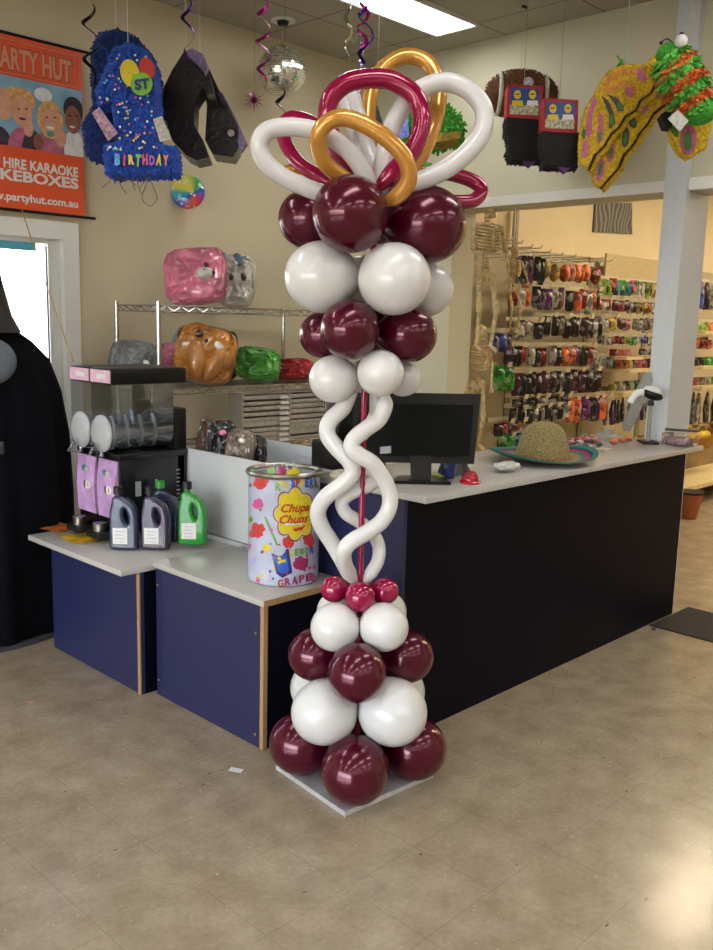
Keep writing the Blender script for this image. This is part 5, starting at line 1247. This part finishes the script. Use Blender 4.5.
M().prism([f_(c1), f_(c2), f_(c3), f_(c4)], (0, .0015, 0)).build('print', wv, t)
# wall hooks with white bag above right
# baskets at the base
p = on_z(697, 478, .45); t = thing('wicker_basket', 'tan basket of yellow toys at the foot of the display beyond the counter', 'basket', (8.35, 3.85, .45))
p = V((8.15, 3.86, .452)); p = V((on_y(694, 470, 3.9).x, 3.9, .46)); 
t.location = p; WL[t.name] = p
wick = mat('wicker', 'a8742c', .7, var=.4, scale=60, bump=.6)
M().lathe(p, [(.16, 0), (.2, .1), (.205, .11), (.19, .11), (.15, .01), (.002, .01)], 24, 1.4, .8).build('basket_wall', wick, t)
for i in range(5): M().sph(p+V((-.16+.08*i, R.uniform(-.05, .05), .11)), (.06, .05, .05), None, 12, 8).build('yellow_toy', mat('toy_yellow', 'c8ac20', .4), t)
M().bb(5.6, 11.5, 3.55, DY-.25, .16, .2).build('front_platform', bshelf, dis)
pk_ = on_z(692, 497, 0); t = thing('terracotta_tub', 'small terracotta coloured tub on the floor beyond the counter end', 'tub', (0, 0, 0))
p = V((pk_.x-.15, 3.3, 0)); p = V((on_y(690, 495, 3.35).x, 3.35, 0)); t.location = p; WL[t.name] = p
M().lathe(p, [(.07, 0), (.11, .2), (.115, .22), (.1, .22), (.065, .01), (.002, .01)], 20).build('tub_wall', mat('terracotta', 'a05a34', .6), t)
M().lathe(p+V((0, 0, .221)), [(.118, 0), (.118, .02), (.002, .02)], 20).build('lid', dblack, t)

# ---- skeletons
bone = mat('aged_bone_plastic', 'c2ad80', .6, var=.35, scale=30)
def skeleton(px, ytop, ybot, d, label, lean=0, sd=1, legs=True):
    top = at(px, ytop, d); k = (ybot-ytop)*d/FPX; up = V((0, 0, 1))
    u_ = (V((RT.x, RT.y, 0))*.85+V((FW.x, FW.y, 0))*.5).normalized(); w_ = u_.cross(up); w_ = -w_ if w_.dot(FW) > 0 else w_   # w_ points to us
    base_ = top-up*k
    t = thing('skeleton', label, 'skeleton', base_)
    G = lambda x, y, z: top+u_*x*k+w_*y*k-up*z*k    # z measured down, in skeleton heights
    sk_ = M().sph(G(.0, .01, .05), (.045*k, .055*k, .055*k), None, 16, 12); sk_.build('skull', bone, t)
    jw = M().box(G(.0, .03, .105), (.05*k, .05*k, .03*k), Matrix.Rotation(-.5, 3, 'Z'), .004); jw.build('jaw', bone, t)
    b = M()
    for i in range(17): b.sph(G(0, .0-.012*math.sin(i*.35), .12+i*.02), (.02*k, .02*k, .008*k), None, 8, 6)
    b.build('spine', bone, t)
    b = M()
    for i in range(8):
        z = .165+i*.021; r_ = (.07+.028*math.sin(PI*(i+1)/9))
        for s_ in (1, -1):
            pts = [G(s_*r_*math.sin(a)*1.0, .0+.055*(-math.cos(a))+.01, z+.035*(a/PI)) for a in [PI*j/9*.95 for j in range(10)]]
            b.tube(pts, .007*k, 6)
    b.tube([G(0, .065, .175), G(0, .068, .32)], .009*k, 6, flat=.5)
    b.build('rib_cage', bone, t)
    b = M()
    for s_ in (1, -1):
        b.sph(G(s_*.045, 0, .475), (.045*k, .02*k, .045*k), None, 12, 8)
    b.sph(G(0, 0, .50), (.02*k, .02*k, .03*k), None, 8, 6); b.build('pelvis', bone, t)
    for s_ in (1, -1):
        b = M(); sh = G(s_*.11, 0, .165); el = G(s_*.135+lean*.05, .02, .33); wr = G(s_*.12+lean*.1, .06, .47)
        b.tube([G(0, .05, .16), sh], .007*k, 6).tube([sh, sh.lerp(el, .5), el], [.02*k, .013*k, .018*k], 8)
        b.tube([el, wr], .007*k, 6).tube([el+u_*.008*k, wr+u_*.014*k], .006*k, 6)
        for f in range(5): b.tube([wr, wr+(u_*(f-2)*.009-up*.035+w_*.01)*k, wr+(u_*(f-2)*.012-up*.065+w_*.01)*k], .0035*k, 5)
        b.build('arm', bone, t)
        if legs:
            b = M(); hp = G(s_*.055, 0, .49); kn = G(s_*.07+lean*.06, .03, .73); an = G(s_*.06+lean*.05, -.0, .95)
            b.tube([hp, hp.lerp(kn, .5), kn], [.024*k, .016*k, .024*k], 8).tube([kn, an], .015*k, 8).tube([kn+u_*.012*k, an+u_*.01*k], .005*k, 6)
            b.tube([an, an+w_*.07*k-up*.035*k], [.012*k, .014*k], 8); b.build('leg', bone, t)
    M().cyl(top, top+up*(ZC-top.z-.001), .002, seg=5).build('hanging_cord', dblack, t)
    return t
skeleton(489, 199, 352, 6.0, 'larger plastic skeleton hanging just inside the opening', .2)
skeleton(480, 325, 452, 6.5, 'second plastic skeleton hanging lower beside the doorway jamb', -.3, 2)
skeleton(515, 247, 330, 6.85, 'small plastic skeleton hanging against the top hook row', .9, 3)

# ---- daylight
wd = bpy.data.worlds.new('sky'); bpy.context.scene.world = wd; wd.use_nodes = True
bg = wd.node_tree.nodes['Background']
sk = wd.node_tree.nodes.new('ShaderNodeTexSky'); sk.sky_type = 'NISHITA'; sk.sun_disc = False; sk.sun_elevation = math.radians(42); sk.sun_rotation = math.radians(200)
hs = wd.node_tree.nodes.new('ShaderNodeHueSaturation'); hs.inputs['Saturation'].default_value = .45
wd.node_tree.links.new(sk.outputs[0], hs.inputs['Color']); wd.node_tree.links.new(hs.outputs[0], bg.inputs[0]); bg.inputs[1].default_value = WORLD
vs = bpy.context.scene.view_settings
bpy.context.scene.display_settings.display_device = 'sRGB'
vs.view_transform = 'Standard'; vs.look = 'None'; vs.gamma = 1; vs.exposure = EXPO; vs.use_curve_mapping = False
bpy.context.scene.cycles.max_bounces = 8; bpy.context.scene.cycles.transparent_max_bounces = 24
bpy.context.scene.cycles.sample_clamp_indirect = 6
